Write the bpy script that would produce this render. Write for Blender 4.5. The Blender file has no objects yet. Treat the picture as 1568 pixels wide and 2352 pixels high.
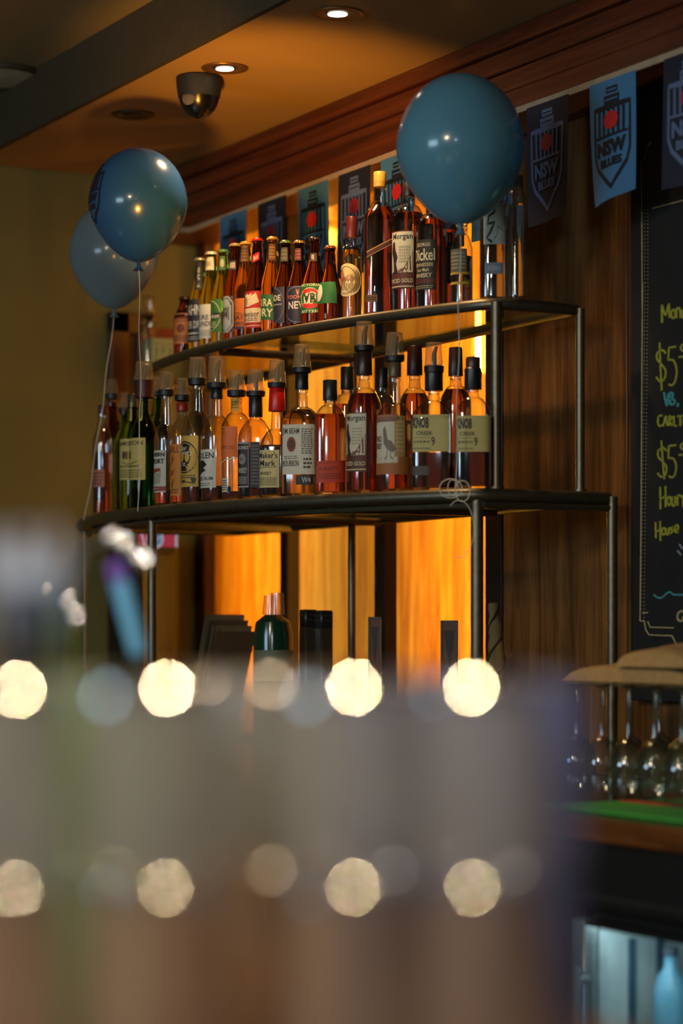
import bpy, math, random
from mathutils import Vector
random.seed(7)
C = bpy.context.scene.collection
PI = math.pi
# ------------------------------------------------------------------ camera, world, exposure
FPX = 5553.0                      # focal length in px of a 1568x2352 frame
HX, HY = 784.0, 1448.0            # principal column, horizon row
EYE = 1.25
ANG = math.atan2(2929.0, FPX)     # back wall recedes this far left of the optical axis
Fv = Vector((-math.cos(ANG), math.sin(ANG), 0)); Rv = Vector((math.sin(ANG), math.cos(ANG), 0))
cd = bpy.data.cameras.new('camera'); cam = bpy.data.objects.new('camera', cd); C.objects.link(cam)
cam.location = (0, 0, EYE); cam.rotation_euler = (PI/2, 0, math.atan2(-Fv.x, Fv.y))
cd.sensor_fit = 'VERTICAL'; cd.sensor_height = 36.0; cd.sensor_width = 24.0
cd.lens = 36.0*FPX/2352.0; cd.shift_x = 0; cd.shift_y = (HY-1176.0)/2352.0
cd.clip_start = 0.05; cd.clip_end = 60
cd.dof.use_dof = True; cd.dof.focus_distance = 5.45; cd.dof.aperture_fstop = 1.75; cd.dof.aperture_blades = 10
cd.dof.aperture_rotation = 0.2
sc = bpy.context.scene; sc.camera = cam
sc.view_settings.view_transform = 'Standard'; sc.view_settings.look = 'None'
sc.view_settings.gamma = 1.0; sc.view_settings.use_curve_mapping = False; sc.view_settings.exposure = 0.0
w = bpy.data.worlds.new('world'); sc.world = w; w.use_nodes = True
w.node_tree.nodes['Background'].inputs[0].default_value = (0.62, 0.66, 0.55, 1)
w.node_tree.nodes['Background'].inputs[1].default_value = 0.10
cy = sc.cycles
cy.use_denoising = True; cy.max_bounces = 14; cy.transmission_bounces = 12; cy.transparent_max_bounces = 24
cy.glossy_bounces = 5; cy.diffuse_bounces = 3; cy.sample_clamp_indirect = 3.0; cy.sample_clamp_direct = 0
cy.caustics_reflective = False; cy.caustics_refractive = False; cy.blur_glossy = 0.5

def P(px, D, py=None, z=None):
    """world point seen at column px, row py (or height z) at distance D along the optical axis"""
    p = Fv*D + Rv*((px-HX)/FPX*D)
    p.z = (EYE + (HY-py)/FPX*D) if z is None else z
    return p
def depth(x, y): return x*Fv.x + y*Fv.y
def on_plane(px, Y):              # x on the plane y = Y under column px
    t = (px-HX)/FPX
    return Y*(t*Fv.y-Rv.y)/(Rv.x-t*Fv.x)
def PW(px, py, Y):                # point on the plane y = Y
    x = on_plane(px, Y); return Vector((x, Y, EYE+(HY-py)/FPX*depth(x, Y)))
def light(name, kind, loc, energy, color, target=None, **kw):
    ld = bpy.data.lights.new(name, kind); ld.energy = energy; ld.color = color
    for k, v in kw.items(): setattr(ld, k, v)
    o = bpy.data.objects.new(name, ld); C.objects.link(o); o.location = loc
    if target is not None: o.rotation_euler = (Vector(target)-Vector(loc)).to_track_quat('-Z', 'Y').to_euler()
    return o
CEIL = 2.585; HIGH = 2.745
WARM = (1.0, 0.62, 0.30); AMBER = (1.0, 0.50, 0.05)
# the two lit downlights over the shelves
DL = [(-4.625, 2.43), (-5.20, 2.43), (-5.78, 2.44)]
light('downlight_beam', 'SPOT', (DL[0][0], DL[0][1], CEIL-0.03), 22, WARM, (DL[0][0], DL[0][1], 0), spot_size=1.8, spot_blend=0.8, shadow_soft_size=0.03)
light('downlight_beam', 'SPOT', (DL[1][0], DL[1][1], CEIL-0.03), 22, WARM, (DL[1][0], DL[1][1], 0), spot_size=1.8, spot_blend=0.8, shadow_soft_size=0.03)
# added fill from the unseen room: one warm on the shelves, one cool
light('room_fill', 'AREA', (-1.6, -1.2, 2.6), 46, (1.0, 0.80, 0.55), (-4.5, 2.5, 1.4), shape='DISK', size=0.5)
light('cool_fill', 'AREA', (-3.4, -2.2, 2.0), 45, (0.55, 0.80, 1.0), (-4.9, 2.6, 1.7), shape='RECTANGLE', size=1.4, size_y=0.8)
# amber spot added out of frame to give the bulkhead soffit its glow
light('soffit_fill', 'SPOT', (-4.2, 1.75, 1.75), 120, (1.0, 0.44, 0.05), (-5.42, 2.74, CEIL), spot_size=0.75, spot_blend=1.0, shadow_soft_size=0.05)
# spots added above the front bar to light the tumblers and their glints
light('bar_fill', 'SPOT', (-1.75, 0.95, 2.3), 75, (1.0, 0.72, 0.42), (-1.45, 0.45, 1.1), spot_size=1.3, spot_blend=0.6, shadow_soft_size=0.035)
light('bar_fill', 'SPOT', (-0.4, -0.5, 2.2), 60, (0.75, 0.85, 1.0), (-1.35, 0.6, 1.2), spot_size=1.5, spot_blend=0.6, shadow_soft_size=0.05)
# warm spot added to brighten the left wall
light('left_wall_fill', 'SPOT', (-5.3, 0.9, 1.5), 8, (1.0, 0.80, 0.42), (-6.6, 2.0, 1.2), spot_size=1.5, spot_blend=1.0, shadow_soft_size=0.1)

# ------------------------------------------------------------------ materials
def lin(c):
    return tuple(((v/255.0)/12.92 if v/255.0 <= 0.04045 else ((v/255.0+0.055)/1.055)**2.4) for v in c)+(1,)
_m = {}
def nm(name):
    m = bpy.data.materials.new(name); m.use_nodes = True
    nt = m.node_tree; nt.nodes.clear()
    out = nt.nodes.new('ShaderNodeOutputMaterial')
    return m, nt, out
def bsdf(nt, col, rough=0.5, metal=0.0, **kw):
    b = nt.nodes.new('ShaderNodeBsdfPrincipled')
    b.inputs['Base Color'].default_value = col; b.inputs['Roughness'].default_value = rough; b.inputs['Metallic'].default_value = metal
    for k, v in kw.items(): b.inputs[k].default_value = v
    return b
def noise_nodes(nt, scale, stretch=(1, 1, 1), detail=6, rough=0.6, coord='Object', dist=0.0):
    tc = nt.nodes.new('ShaderNodeTexCoord'); mp = nt.nodes.new('ShaderNodeMapping'); mp.inputs['Scale'].default_value = stretch
    n = nt.nodes.new('ShaderNodeTexNoise'); n.inputs['Scale'].default_value = scale; n.inputs['Detail'].default_value = detail
    n.inputs['Roughness'].default_value = rough; n.inputs['Distortion'].default_value = dist
    nt.links.new(tc.outputs[coord], mp.inputs[0]); nt.links.new(mp.outputs[0], n.inputs[0])
    return n
def ramp(nt, src, stops):
    r = nt.nodes.new('ShaderNodeValToRGB'); e = r.color_ramp.elements
    e[0].position, e[0].color = stops[0]; e[1].position, e[1].color = stops[-1]
    for p, c in stops[1:-1]:
        k = e.new(p); k.color = c
    nt.links.new(src, r.inputs[0]); return r
def bump(nt, src, b, st=0.3, dist=0.002):
    u = nt.nodes.new('ShaderNodeBump'); u.inputs['Strength'].default_value = st; u.inputs['Distance'].default_value = dist
    nt.links.new(src, u.inputs['Height']); nt.links.new(u.outputs[0], b.inputs['Normal'])
def plain(name, rgb, rough=0.5, metal=0.0, var=0.12, scale=30, **kw):
    if name in _m: return _m[name]
    m, nt, out = nm(name); c = lin(rgb); b = bsdf(nt, c, rough, metal, **kw)
    n = noise_nodes(nt, scale)
    lo = tuple(v*(1-var) for v in c[:3])+(1,); hi = tuple(min(1, v*(1+var)) for v in c[:3])+(1,)
    r = ramp(nt, n.outputs[0], [(0.3, lo), (0.7, hi)]); nt.links.new(r.outputs[0], b.inputs['Base Color'])
    nt.links.new(b.outputs[0], out.inputs[0]); _m[name] = m; return m
def wood(name, dark, mid, lite, stretch=(7, 7, 0.5), scale=2.2, rough=0.4, fine=1.0):
    m, nt, out = nm(name); b = bsdf(nt, (1, 1, 1, 1), rough)
    n = noise_nodes(nt, scale, stretch, 8, 0.62, dist=0.8)
    n2 = noise_nodes(nt, scale*6, (stretch[0]*2, stretch[1]*2, stretch[2]*1.2), 4, 0.7)
    mx = nt.nodes.new('ShaderNodeMath'); mx.operation = 'MULTIPLY_ADD'; mx.inputs[1].default_value = 0.35*fine; 
    nt.links.new(n2.outputs[0], mx.inputs[0]); nt.links.new(n.outputs[0], mx.inputs[2])
    r = ramp(nt, mx.outputs[0], [(0.42, lin(dark)), (0.62, lin(mid)), (0.86, lin(lite))])
    nt.links.new(r.outputs[0], b.inputs['Base Color']); bump(nt, n2.outputs[0], b, 0.15, 0.001)
    nt.links.new(b.outputs[0], out.inputs[0]); _m[name] = m; return m
def emit(name, rgb, st):
    if name in _m: return _m[name]
    m, nt, out = nm(name); e = nt.nodes.new('ShaderNodeEmission'); e.inputs[0].default_value = rgb+(1,); e.inputs[1].default_value = st
    nt.links.new(e.outputs[0], out.inputs[0]); _m[name] = m; return m
def thin(name, tint=(1, 1, 1), edge=(0.5, 0.5, 0.45), gloss=1.0, rough=0.04, haze=0.0, hazecol=(0.8, 0.8, 0.8), ior=1.5):
    """thin-walled glass or plastic: transmits straight through, reflects by Fresnel, darker towards its edge"""
    if name in _m: return _m[name]
    m, nt, out = nm(name)
    t = nt.nodes.new('ShaderNodeBsdfTransparent'); lw = nt.nodes.new('ShaderNodeLayerWeight'); lw.inputs[0].default_value = 0.35
    mc = nt.nodes.new('ShaderNodeMix'); mc.data_type = 'RGBA'; mc.inputs[6].default_value = tint+(1,); mc.inputs[7].default_value = edge+(1,)
    nt.links.new(lw.outputs['Facing'], mc.inputs[0]); nt.links.new(mc.outputs[2], t.inputs[0])
    g = nt.nodes.new('ShaderNodeBsdfGlossy'); g.inputs['Roughness'].default_value = rough
    fr = nt.nodes.new('ShaderNodeFresnel'); ge = nt.nodes.new('ShaderNodeNewGeometry'); mi = nt.nodes.new('ShaderNodeMapRange')
    mi.inputs[3].default_value = ior; mi.inputs[4].default_value = 1/ior      # the same reflectance from either side of a thin wall
    nt.links.new(ge.outputs['Backfacing'], mi.inputs[0]); nt.links.new(mi.outputs[0], fr.inputs[0])
    mu = nt.nodes.new('ShaderNodeMath'); mu.operation = 'MULTIPLY'; mu.inputs[1].default_value = gloss; mu.use_clamp = True
    nt.links.new(fr.outputs[0], mu.inputs[0])
    last = t.outputs[0]
    if haze > 0:
        d = nt.nodes.new('ShaderNodeBsdfDiffuse'); d.inputs[0].default_value = hazecol+(1,)
        tl = nt.nodes.new('ShaderNodeBsdfTranslucent'); tl.inputs[0].default_value = hazecol+(1,)
        mh = nt.nodes.new('ShaderNodeMixShader'); mh.inputs[0].default_value = 0.5
        nt.links.new(d.outputs[0], mh.inputs[1]); nt.links.new(tl.outputs[0], mh.inputs[2])
        m2 = nt.nodes.new('ShaderNodeMixShader'); m2.inputs[0].default_value = haze
        nt.links.new(last, m2.inputs[1]); nt.links.new(mh.outputs[0], m2.inputs[2]); last = m2.outputs[0]
    ms = nt.nodes.new('ShaderNodeMixShader'); nt.links.new(mu.outputs[0], ms.inputs[0])
    nt.links.new(last, ms.inputs[1]); nt.links.new(g.outputs[0], ms.inputs[2]); nt.links.new(ms.outputs[0], out.inputs[0])
    _m[name] = m; return m
def liquid(name, col, ior=1.34, rough=0.0):
    if name in _m: return _m[name]
    m, nt, out = nm(name)
    b = bsdf(nt, col+(1,), rough, 0, **{'Transmission Weight': 1.0, 'IOR': ior})
    nt.links.new(b.outputs[0], out.inputs[0]); _m[name] = m; return m
def latex(name, rgb, alpha=0.3):
    m, nt, out = nm(name); c = lin(rgb)
    b = bsdf(nt, c, 0.22, 0, **{'Coat Weight': 0.6, 'Coat Roughness': 0.08})
    n = noise_nodes(nt, 9); bump(nt, n.outputs[0], b, 0.03, 0.004)
    tl = nt.nodes.new('ShaderNodeBsdfTranslucent'); tl.inputs[0].default_value = c
    tr = nt.nodes.new('ShaderNodeBsdfTransparent'); tr.inputs[0].default_value = tuple(min(1, v*2.2+0.15) for v in c[:3])+(1,)
    m1 = nt.nodes.new('ShaderNodeMixShader'); m1.inputs[0].default_value = 0.30
    m2 = nt.nodes.new('ShaderNodeMixShader'); lw = nt.nodes.new('ShaderNodeLayerWeight'); lw.inputs[0].default_value = 0.5
    mr = nt.nodes.new('ShaderNodeMapRange'); mr.inputs[3].default_value = alpha; mr.inputs[4].default_value = alpha*0.15
    nt.links.new(lw.outputs['Facing'], mr.inputs[0]); nt.links.new(mr.outputs[0], m2.inputs[0])
    nt.links.new(b.outputs[0], m1.inputs[1]); nt.links.new(tl.outputs[0], m1.inputs[2])
    nt.links.new(m1.outputs[0], m2.inputs[1]); nt.links.new(tr.outputs[0], m2.inputs[2]); nt.links.new(m2.outputs[0], out.inputs[0])
    _m[name] = m; return m

M_wall = plain('olive_paint', (112, 106, 58), 0.85, var=0.08, scale=3)
M_ceil = plain('cream_ceiling_paint', (178, 140, 84), 0.9, var=0.05, scale=4)
M_ceild = plain('dull_ceiling_paint', (96, 88, 62), 0.9, var=0.05, scale=4)
M_floor = wood('floor_boards', (38, 24, 14), (58, 38, 22), (80, 54, 32), (3, 0.4, 1), 2, 0.5)
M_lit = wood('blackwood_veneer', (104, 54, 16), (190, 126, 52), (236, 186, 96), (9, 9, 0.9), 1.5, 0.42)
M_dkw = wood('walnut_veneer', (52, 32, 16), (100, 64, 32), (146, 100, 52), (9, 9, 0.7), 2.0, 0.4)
M_stile = plain('dark_stain', (34, 22, 15), 0.45, var=0.2)
M_red = wood('jarrah_boards', (44, 18, 10), (76, 33, 17), (104, 50, 27), (0.5, 9, 16), 2.2, 0.38)
M_redv = wood('jarrah_upright', (44, 20, 11), (70, 32, 17), (92, 46, 26), (9, 9, 0.6), 2.2, 0.4)
M_steel = plain('brushed_steel', (112, 104, 88), 0.42, 0.9, var=0.15, scale=60)
M_chrome = plain('chrome', (210, 208, 202), 0.12, 1.0, var=0.03)
M_black = plain('black_plastic', (20, 20, 21), 0.4)
M_blackgloss = plain('black_gloss', (7, 7, 8), 0.25, **{'Coat Weight': 0.5})
M_board = plain('chalkboard_black', (19, 19, 20), 0.75, var=0.35, scale=12)
M_shelf = thin('shelf_glass', (0.93, 0.95, 0.92), (0.6, 0.7, 0.62), 1.0, 0.03)
M_clear = thin('clear_glass', (0.95, 0.95, 0.93), (0.45, 0.43, 0.36), 2.2, 0.07)
M_cup = thin('clear_plastic', (0.92, 0.88, 0.76), (0.70, 0.60, 0.42), 1.3, 0.08, 0.20, (0.75, 0.62, 0.40))
M_string = plain('white_string', (205, 195, 175), 0.8)
M_tape = plain('bunting_tape', (160, 142, 118), 0.8)
L_amber = liquid('amber_spirit', (0.80, 0.26, 0.045)); L_deep = liquid('deep_amber_spirit', (0.50, 0.12, 0.025))
L_dark = liquid('dark_spirit', (0.06, 0.02, 0.012)); L_gold = liquid('pale_gold_spirit', (0.93, 0.62, 0.18))
L_clear = liquid('clear_spirit', (0.93, 0.93, 0.90)); L_pink = liquid('pink_liqueur', (0.75, 0.22, 0.2))
G_green = liquid('green_glass', (0.10, 0.32, 0.05), 1.3); G_lime = liquid('lime_green_glass', (0.38, 0.52, 0.06), 1.3)
G_brown = liquid('brown_glass', (0.24, 0.07, 0.016), 1.3); G_dkbrown = liquid('dark_brown_glass', (0.13, 0.045, 0.018), 1.3)
G_dkgreen = liquid('dark_green_glass', (0.035, 0.13, 0.035), 1.3); G_orange = liquid('clear_glass_of_lager', (0.92, 0.45, 0.07), 1.3)
def paper(rgb): return plain('paper_%d_%d_%d' % rgb, rgb, 0.6, var=0.06, scale=60)
WHITE = (205, 200, 182); CREAM = (204, 190, 138); INK = (22, 20, 20)

# ------------------------------------------------------------------ mesh helpers
class MB:
    def __init__(s): s.v = []; s.f = []; s.m = []; s.mats = []
    def mi(s, m):
        if m not in s.mats: s.mats.append(m)
        return s.mats.index(m)
    def add(s, vs, fs, m):
        o = len(s.v); s.v += [tuple(v) for v in vs]; s.f += [tuple(i+o for i in f) for f in fs]; s.m += [s.mi(m)]*len(fs)
    def box(s, a, b, m, bev=0.0):
        x0, y0, z0 = (min(a[i], b[i]) for i in range(3)); x1, y1, z1 = (max(a[i], b[i]) for i in range(3))
        if bev <= 0:
            s.add([(x0, y0, z0), (x1, y0, z0), (x1, y1, z0), (x0, y1, z0), (x0, y0, z1), (x1, y0, z1), (x1, y1, z1), (x0, y1, z1)],
                  [(0, 3, 2, 1), (4, 5, 6, 7), (0, 1, 5, 4), (1, 2, 6, 5), (2, 3, 7, 6), (3, 0, 4, 7)], m); return
        b_ = min(bev, (x1-x0)*.45, (y1-y0)*.45, (z1-z0)*.45)
        rings = []
        for z, k in ((z0, b_), (z0+b_, 0), (z1-b_, 0), (z1, b_)):
            c = b_
            rings.append([(x0+c, y0+k, z), (x1-c, y0+k, z), (x1-k, y0+c, z), (x1-k, y1-c, z), (x1-c, y1-k, z), (x0+c, y1-k, z), (x0+k, y1-c, z), (x0+k, y0+c, z)])
        vs = [p for r in rings for p in r]; fs = [tuple(range(7, -1, -1)), tuple(24+i for i in range(8))]
        for r in range(3):
            for i in range(8): j = (i+1) % 8; fs.append((r*8+i, r*8+j, r*8+8+j, r*8+8+i))
        s.add(vs, fs, m)
    def tube(s, pts, r, m, n=10, closed=False, cap=True):
        pts = [Vector(p) for p in pts]; N = len(pts); vs = []; up = None
        rr = r if isinstance(r, (list, tuple)) else [r]*N
        for i, p in enumerate(pts):
            if closed: d = pts[(i+1) % N]-pts[i-1]
            else: d = pts[min(i+1, N-1)]-pts[max(i-1, 0)]
            d = d.normalized() if d.length > 1e-9 else Vector((0, 0, 1))
            if up is None:
                up = Vector((0, 0, 1)) if abs(d.z) < 0.9 else Vector((1, 0, 0))
            a = (up-d*up.dot(d)).normalized(); b = d.cross(a); up = a
            for k in range(n):
                t = 2*PI*k/n; vs.append(p+(a*math.cos(t)+b*math.sin(t))*rr[i])
        fs = []
        for i in range(N if closed else N-1):
            j = (i+1) % N
            for k in range(n): l = (k+1) % n; fs.append((i*n+k, i*n+l, j*n+l, j*n+k))
        if cap and not closed: fs += [tuple(range(n-1, -1, -1)), tuple((N-1)*n+k for k in range(n))]
        s.add(vs, fs, m)
    def lathe(s, prof, m, n=28, c=(0, 0, 0), capt=True, capb=True, shape=None):
        vs = []
        for (r, z) in prof:
            for k in range(n):
                t = 2*PI*k/n
                if shape: x, y = shape(t); vs.append((c[0]+x*r, c[1]+y*r, c[2]+z))
                else: vs.append((c[0]+r*math.cos(t), c[1]+r*math.sin(t), c[2]+z))
        fs = []
        for i in range(len(prof)-1):
            for k in range(n): l = (k+1) % n; fs.append((i*n+k, i*n+l, (i+1)*n+l, (i+1)*n+k))
        if capb: fs.append(tuple(range(n-1, -1, -1)))
        if capt: fs.append(tuple((len(prof)-1)*n+k for k in range(n)))
        s.add(vs, fs, m)
    def build(s, name, parent=None, smooth=True, ang=0.7):
        me = bpy.data.meshes.new(name); me.from_pydata(s.v, [], s.f)
        for m in s.mats: me.materials.append(m)
        me.polygons.foreach_set('material_index', s.m); me.update()
        if smooth:
            me.polygons.foreach_set('use_smooth', [True]*len(me.polygons))
            try: me.set_sharp_from_angle(angle=ang)
            except Exception: pass
        o = bpy.data.objects.new(name, me); C.objects.link(o)
        if parent is not None: o.parent = parent
        return o
def tag(o, label=None, cat=None, group=None, kind=None):
    if label: o['label'] = label
    if cat: o['category'] = cat
    if group: o['group'] = group
    if kind: o['kind'] = kind
    return o
def thing(name, label, cat, loc=(0, 0, 0), rz=0, group=None):
    o = bpy.data.objects.new(name, None); C.objects.link(o); o.location = loc; o.rotation_euler = (0, 0, rz)
    o.empty_display_size = 0.05
    return tag(o, label, cat, group)
def struct(name, mb, smooth=False): return tag(mb.build(name, None, smooth), kind='structure')

_tc = {}
def text_geo(s, bold=0.0):
    """built-in font as triangles, normalised to height 1 and width 1"""
    k = (s, bold)
    if k in _tc: return _tc[k]
    cu = bpy.data.curves.new('lettering', 'FONT'); cu.body = s; cu.size = 1; cu.resolution_u = 2; cu.offset = bold
    ob = bpy.data.objects.new('lettering', cu); C.objects.link(ob)
    bpy.context.view_layer.update()
    me = bpy.data.meshes.new_from_object(ob)
    vs = [(v.co.x, v.co.y) for v in me.vertices]; fs = [tuple(p.vertices) for p in me.polygons]
    bpy.data.objects.remove(ob); bpy.data.meshes.remove(me); bpy.data.curves.remove(cu)
    x0 = min(v[0] for v in vs); x1 = max(v[0] for v in vs); y0 = min(v[1] for v in vs); y1 = max(v[1] for v in vs)
    vs = [((x-x0)/(x1-x0), (y-y0)/(y1-y0)) for x, y in vs]
    _tc[k] = (vs, fs, (x1-x0)/(y1-y0)); return _tc[k]
def prims(items):
    """2-D print in a unit square (u right, v down) -> list of (verts, faces, rgb, level)"""
    out = []
    for it in items:
        k = it[0]
        if k == 'r':
            _, u0, u1, v0, v1, col = it; nx = max(2, int(abs(u1-u0)*22)); ny = 3
            vs = [(u0+(u1-u0)*i/nx, v0+(v1-v0)*j/ny) for j in range(ny+1) for i in range(nx+1)]
            fs = [(j*(nx+1)+i, (j+1)*(nx+1)+i, (j+1)*(nx+1)+i+1, j*(nx+1)+i+1) for j in range(ny) for i in range(nx)]
        elif k == 'd':
            _, cu, cv, ru, rv, col = it; n = 24
            vs = [(cu, cv)]+[(cu+ru*.5*math.cos(2*PI*i/n), cv-rv*.5*math.sin(2*PI*i/n)) for i in range(n)]+[(cu+ru*math.cos(2*PI*i/n), cv-rv*math.sin(2*PI*i/n)) for i in range(n)]
            fs = [(0, 1+i, 1+(i+1) % n) for i in range(n)]+[(1+i, 1+n+i, 1+n+(i+1) % n, 1+(i+1) % n) for i in range(n)]
        elif k == 'o':
            _, cu, cv, ru, rv, wd, col = it; n = 28
            vs = [(cu+ru*math.cos(2*PI*i/n), cv-rv*math.sin(2*PI*i/n)) for i in range(n)]+[(cu+ru*(1-wd)*math.cos(2*PI*i/n), cv-rv*(1-wd)*math.sin(2*PI*i/n)) for i in range(n)]
            fs = [(n+i, i, (i+1) % n, n+(i+1) % n) for i in range(n)]
        elif k == 'l':      # thick polyline
            _, pts, wd, col = it
            q = []
            for a, b in zip(pts, pts[1:]):
                L = math.hypot(b[0]-a[0], b[1]-a[1]); m = max(1, int(L/0.12))
                q += [(a[0]+(b[0]-a[0])*i/m, a[1]+(b[1]-a[1])*i/m) for i in range(m)]
            q.append(pts[-1]); vs = []; fs = []
            for i, p in enumerate(q):
                a = q[max(0, i-1)]; b = q[min(len(q)-1, i+1)]; dx, dy = b[0]-a[0], b[1]-a[1]; L = math.hypot(dx, dy) or 1
                vs += [(p[0]-dy/L*wd/2, p[1]+dx/L*wd/2), (p[0]+dy/L*wd/2, p[1]-dx/L*wd/2)]
            fs = [(2*i, 2*i+2, 2*i+3, 2*i+1) for i in range(len(q)-1)]
        elif k == 'g':      # polygon fan about its centroid
            _, pts, col = it; cx = sum(p[0] for p in pts)/len(pts); cyy = sum(p[1] for p in pts)/len(pts); 
            pts = [(a[0]+(c[0]-a[0])*q/4, a[1]+(c[1]-a[1])*q/4) for a, c in zip(pts, list(pts[1:])+[pts[0]]) for q in range(4)]; n = len(pts)
            vs = [(cx, cyy)]+[(cx+(p[0]-cx)*k, cyy+(p[1]-cyy)*k) for k in (.34, .67, 1.0) for p in pts]
            fs = [(0, 1+(i+1) % n, 1+i) for i in range(n)]+[(1+k*n+i, 1+k*n+(i+1) % n, 1+(k+1)*n+(i+1) % n, 1+(k+1)*n+i) for k in (0, 1) for i in range(n)]
        elif k == 't':      # text centred at (cu,cv), width wu, height hv
            _, s, cu, cv, wu, hv, col = it[:7]; rot = it[7] if len(it) > 7 else 0
            tv, fs, _a = text_geo(s, 0.05 if s in ('NSW', 'BLUES', 'KNOB', 'COMFORT', 'SOUTHERN') else 0.015)
            vs = []
            for x, y in tv:
                a, b = (x-.5)*wu, (.5-y)*hv
                if rot: a, b = (.5-y)*-hv, -(x-.5)*wu
                vs.append((cu+a, cv+b))
        elif k == 'fine':   # small type: many thin bars
            _, u0, u1, v0, v1, rows, col = it; vs = []; fs = []
            for r in range(rows):
                a = u0
                y = v0+(v1-v0)*(r+.5)/rows; h = (v1-v0)/rows*.28
                while a < u1-0.02:
                    wd = random.uniform(.03, .1)*(1); b = min(u1, a+wd); o = len(vs)
                    vs += [(a, y-h), (b, y-h), (b, y+h), (a, y+h)]; fs.append((o+3, o+2, o+1, o)); a = b+0.025
        out.append((vs, fs, col))
    return out
def decal(mb, items, mapper, lev0=1):
    for i, (vs, fs, col) in enumerate(prims(items)):
        mb.add([mapper(u, v, lev0+i*0.35) for u, v in vs], fs, paper(col))

# ------------------------------------------------------------------ setting
b = MB(); b.box((-9.5, -3.5, -0.1), (2.5, 3.6, 0), M_floor); struct('floor', b)
b = MB(); b.box((-6.62, 2.295, CEIL), (0.5, 3.6, CEIL+0.06), M_ceil); b.box((-6.62, 2.28, CEIL), (0.5, 2.295, HIGH), plain('bulkhead_face', (58, 50, 32), .9))
struct('ceiling', b)
b = MB(); b.box((-9.5, -3.5, HIGH), (2.5, 2.28, HIGH+0.08), plain('upper_ceiling_paint', (170, 150, 106), .9, var=.05, scale=4)); struct('ceiling_high', b)
# back wall right of the lit bays (walnut veneer panels), and the lit recess
WY = 3.0
XB = [on_plane(p, WY) for p in (1117, 885, 862, 663, 645, 475)]      # bay edges, right to left
b = MB(); b.box((-4.9, WY+0.03, 0), (0.5, WY+0.45, CEIL), M_dkw)
b.box((-7.32, WY+0.03, 0), (-7.3, WY+0.4, CEIL), M_stile); b.box((-7.3, WY-.002, 0), (-6.62, WY+.02, CEIL), M_stile)
b.box((-7.4, WY+0.34, 0), (-4.9, WY+0.4, CEIL), M_stile)
wb = struct('wall_back', b)
b = MB(); b.box((XB[0]+0.075, WY, 0.93), (-4.36, WY+0.03, 2.5), M_dkw, 0.002); b.build('panel', wb)
b = MB(); b.box((-4.355, WY, 0.93), (-3.4, WY+0.03, 2.5), M_dkw, 0.002); b.build('panel', wb)
RY = 3.25
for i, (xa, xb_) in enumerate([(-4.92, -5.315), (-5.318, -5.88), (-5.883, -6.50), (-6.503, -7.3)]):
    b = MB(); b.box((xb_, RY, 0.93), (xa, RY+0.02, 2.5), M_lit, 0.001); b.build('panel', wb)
for xa, xb_ in ((XB[0]+0.075, XB[0]), (XB[1], XB[2]), (XB[3], XB[4])):
    b = MB(); b.box((xb_, WY-0.005, 0.93), (xa, WY+0.035, 2.5), M_stile, 0.003); b.build('stile', wb)
b = MB(); b.box((-6.62, WY-0.01, 0.93), (XB[5], WY+0.03, 2.5), M_redv, 0.003); b.build('stile', wb)
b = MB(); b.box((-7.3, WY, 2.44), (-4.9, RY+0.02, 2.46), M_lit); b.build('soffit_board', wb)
# fascia over the bays: a cornice of jarrah boards
b = MB(); b.box((-6.6, 2.85, 2.398), (0.5, WY+0.03, 2.50), M_red, 0.002); fa = struct('trim_1', b, True)
for z0, z1, y in ((2.452, 2.498, 2.846), (2.500, 2.545, 2.842), (2.5455, 2.583, 2.826)):
    b = MB(); b.box((-6.6, y, z0), (0.5, 2.9, z1), M_red, 0.003); b.build('moulding', fa)
b = MB(); b.box((-6.6, 2.846, 2.39), (-6.57, 2.86, 2.585), M_steel, 0.001); b.build('end_strip', fa)
# left wall, with the skirting
b = MB(); b.box((-6.72, 0.2, 0), (-6.6, WY+0.0, HIGH), M_wall); wl = struct('wall_left', b)
b = MB(); b.box((-6.6, 0.2, 0), (-6.585, 2.9, 0.12), M_redv); struct('baseboard_left', b)
b = MB(); b.box((-9.5, 3.6, 0), (2.5, 3.7, HIGH), M_wall); struct('wall_rear', b)
b = MB(); b.box((-9.6, -3.5, 0), (-9.5, 3.6, HIGH), M_wall); struct('wall_far', b)

# vertical warm tubes in the recess
def tube_lamp(px, py0, py1, label, x=None):
    y = RY-0.014
    x = on_plane(px, y) if x is None else x
    D = depth(x, y); z0 = EYE+(HY-py1)/FPX*D; z1 = min(2.43, EYE+(HY-py0)/FPX*D)
    t = thing('tube_lamp', label, 'lamp', (x, y, z0))
    b = MB(); b.tube([(0, 0, 0.012), (0, 0, z1-z0-0.012)], 0.007, emit('amber_tube', AMBER, 85), 10); b.build('tube', t)
    b = MB(); b.tube([(0, 0, 0), (0, 0, 0.014)], 0.009, M_black, 10); b.build('end_cap', t)
    b = MB(); b.tube([(0, 0, z1-z0-0.014), (0, 0, z1-z0)], 0.009, M_black, 10); b.build('end_cap', t)
tube_lamp(742, 400, 575, 'short amber tube lamp glowing between the bunting flags in the middle bay')
tube_lamp(1098, 690, 865, 'amber tube lamp glowing behind the rightmost bottles of the lower shelf')
def strip_lamp(x, z0, z1, st, label):
    t = thing('strip_lamp', label, 'lamp', (x, WY+0.045, z0))
    b = MB(); b.box((-.006, -.004, 0), (.006, .004, z1-z0), emit('amber_strip_%d' % st, AMBER, st)); b.build('strip', t)
    b = MB(); b.box((-.009, -.008, 0), (.009, -.004, z1-z0), M_black); b.build('backing', t)
strip_lamp((XB[1]+XB[2])/2-.042, 1.0, 2.42, 85, 'amber strip lamp hidden behind the right hand dark stile')
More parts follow.
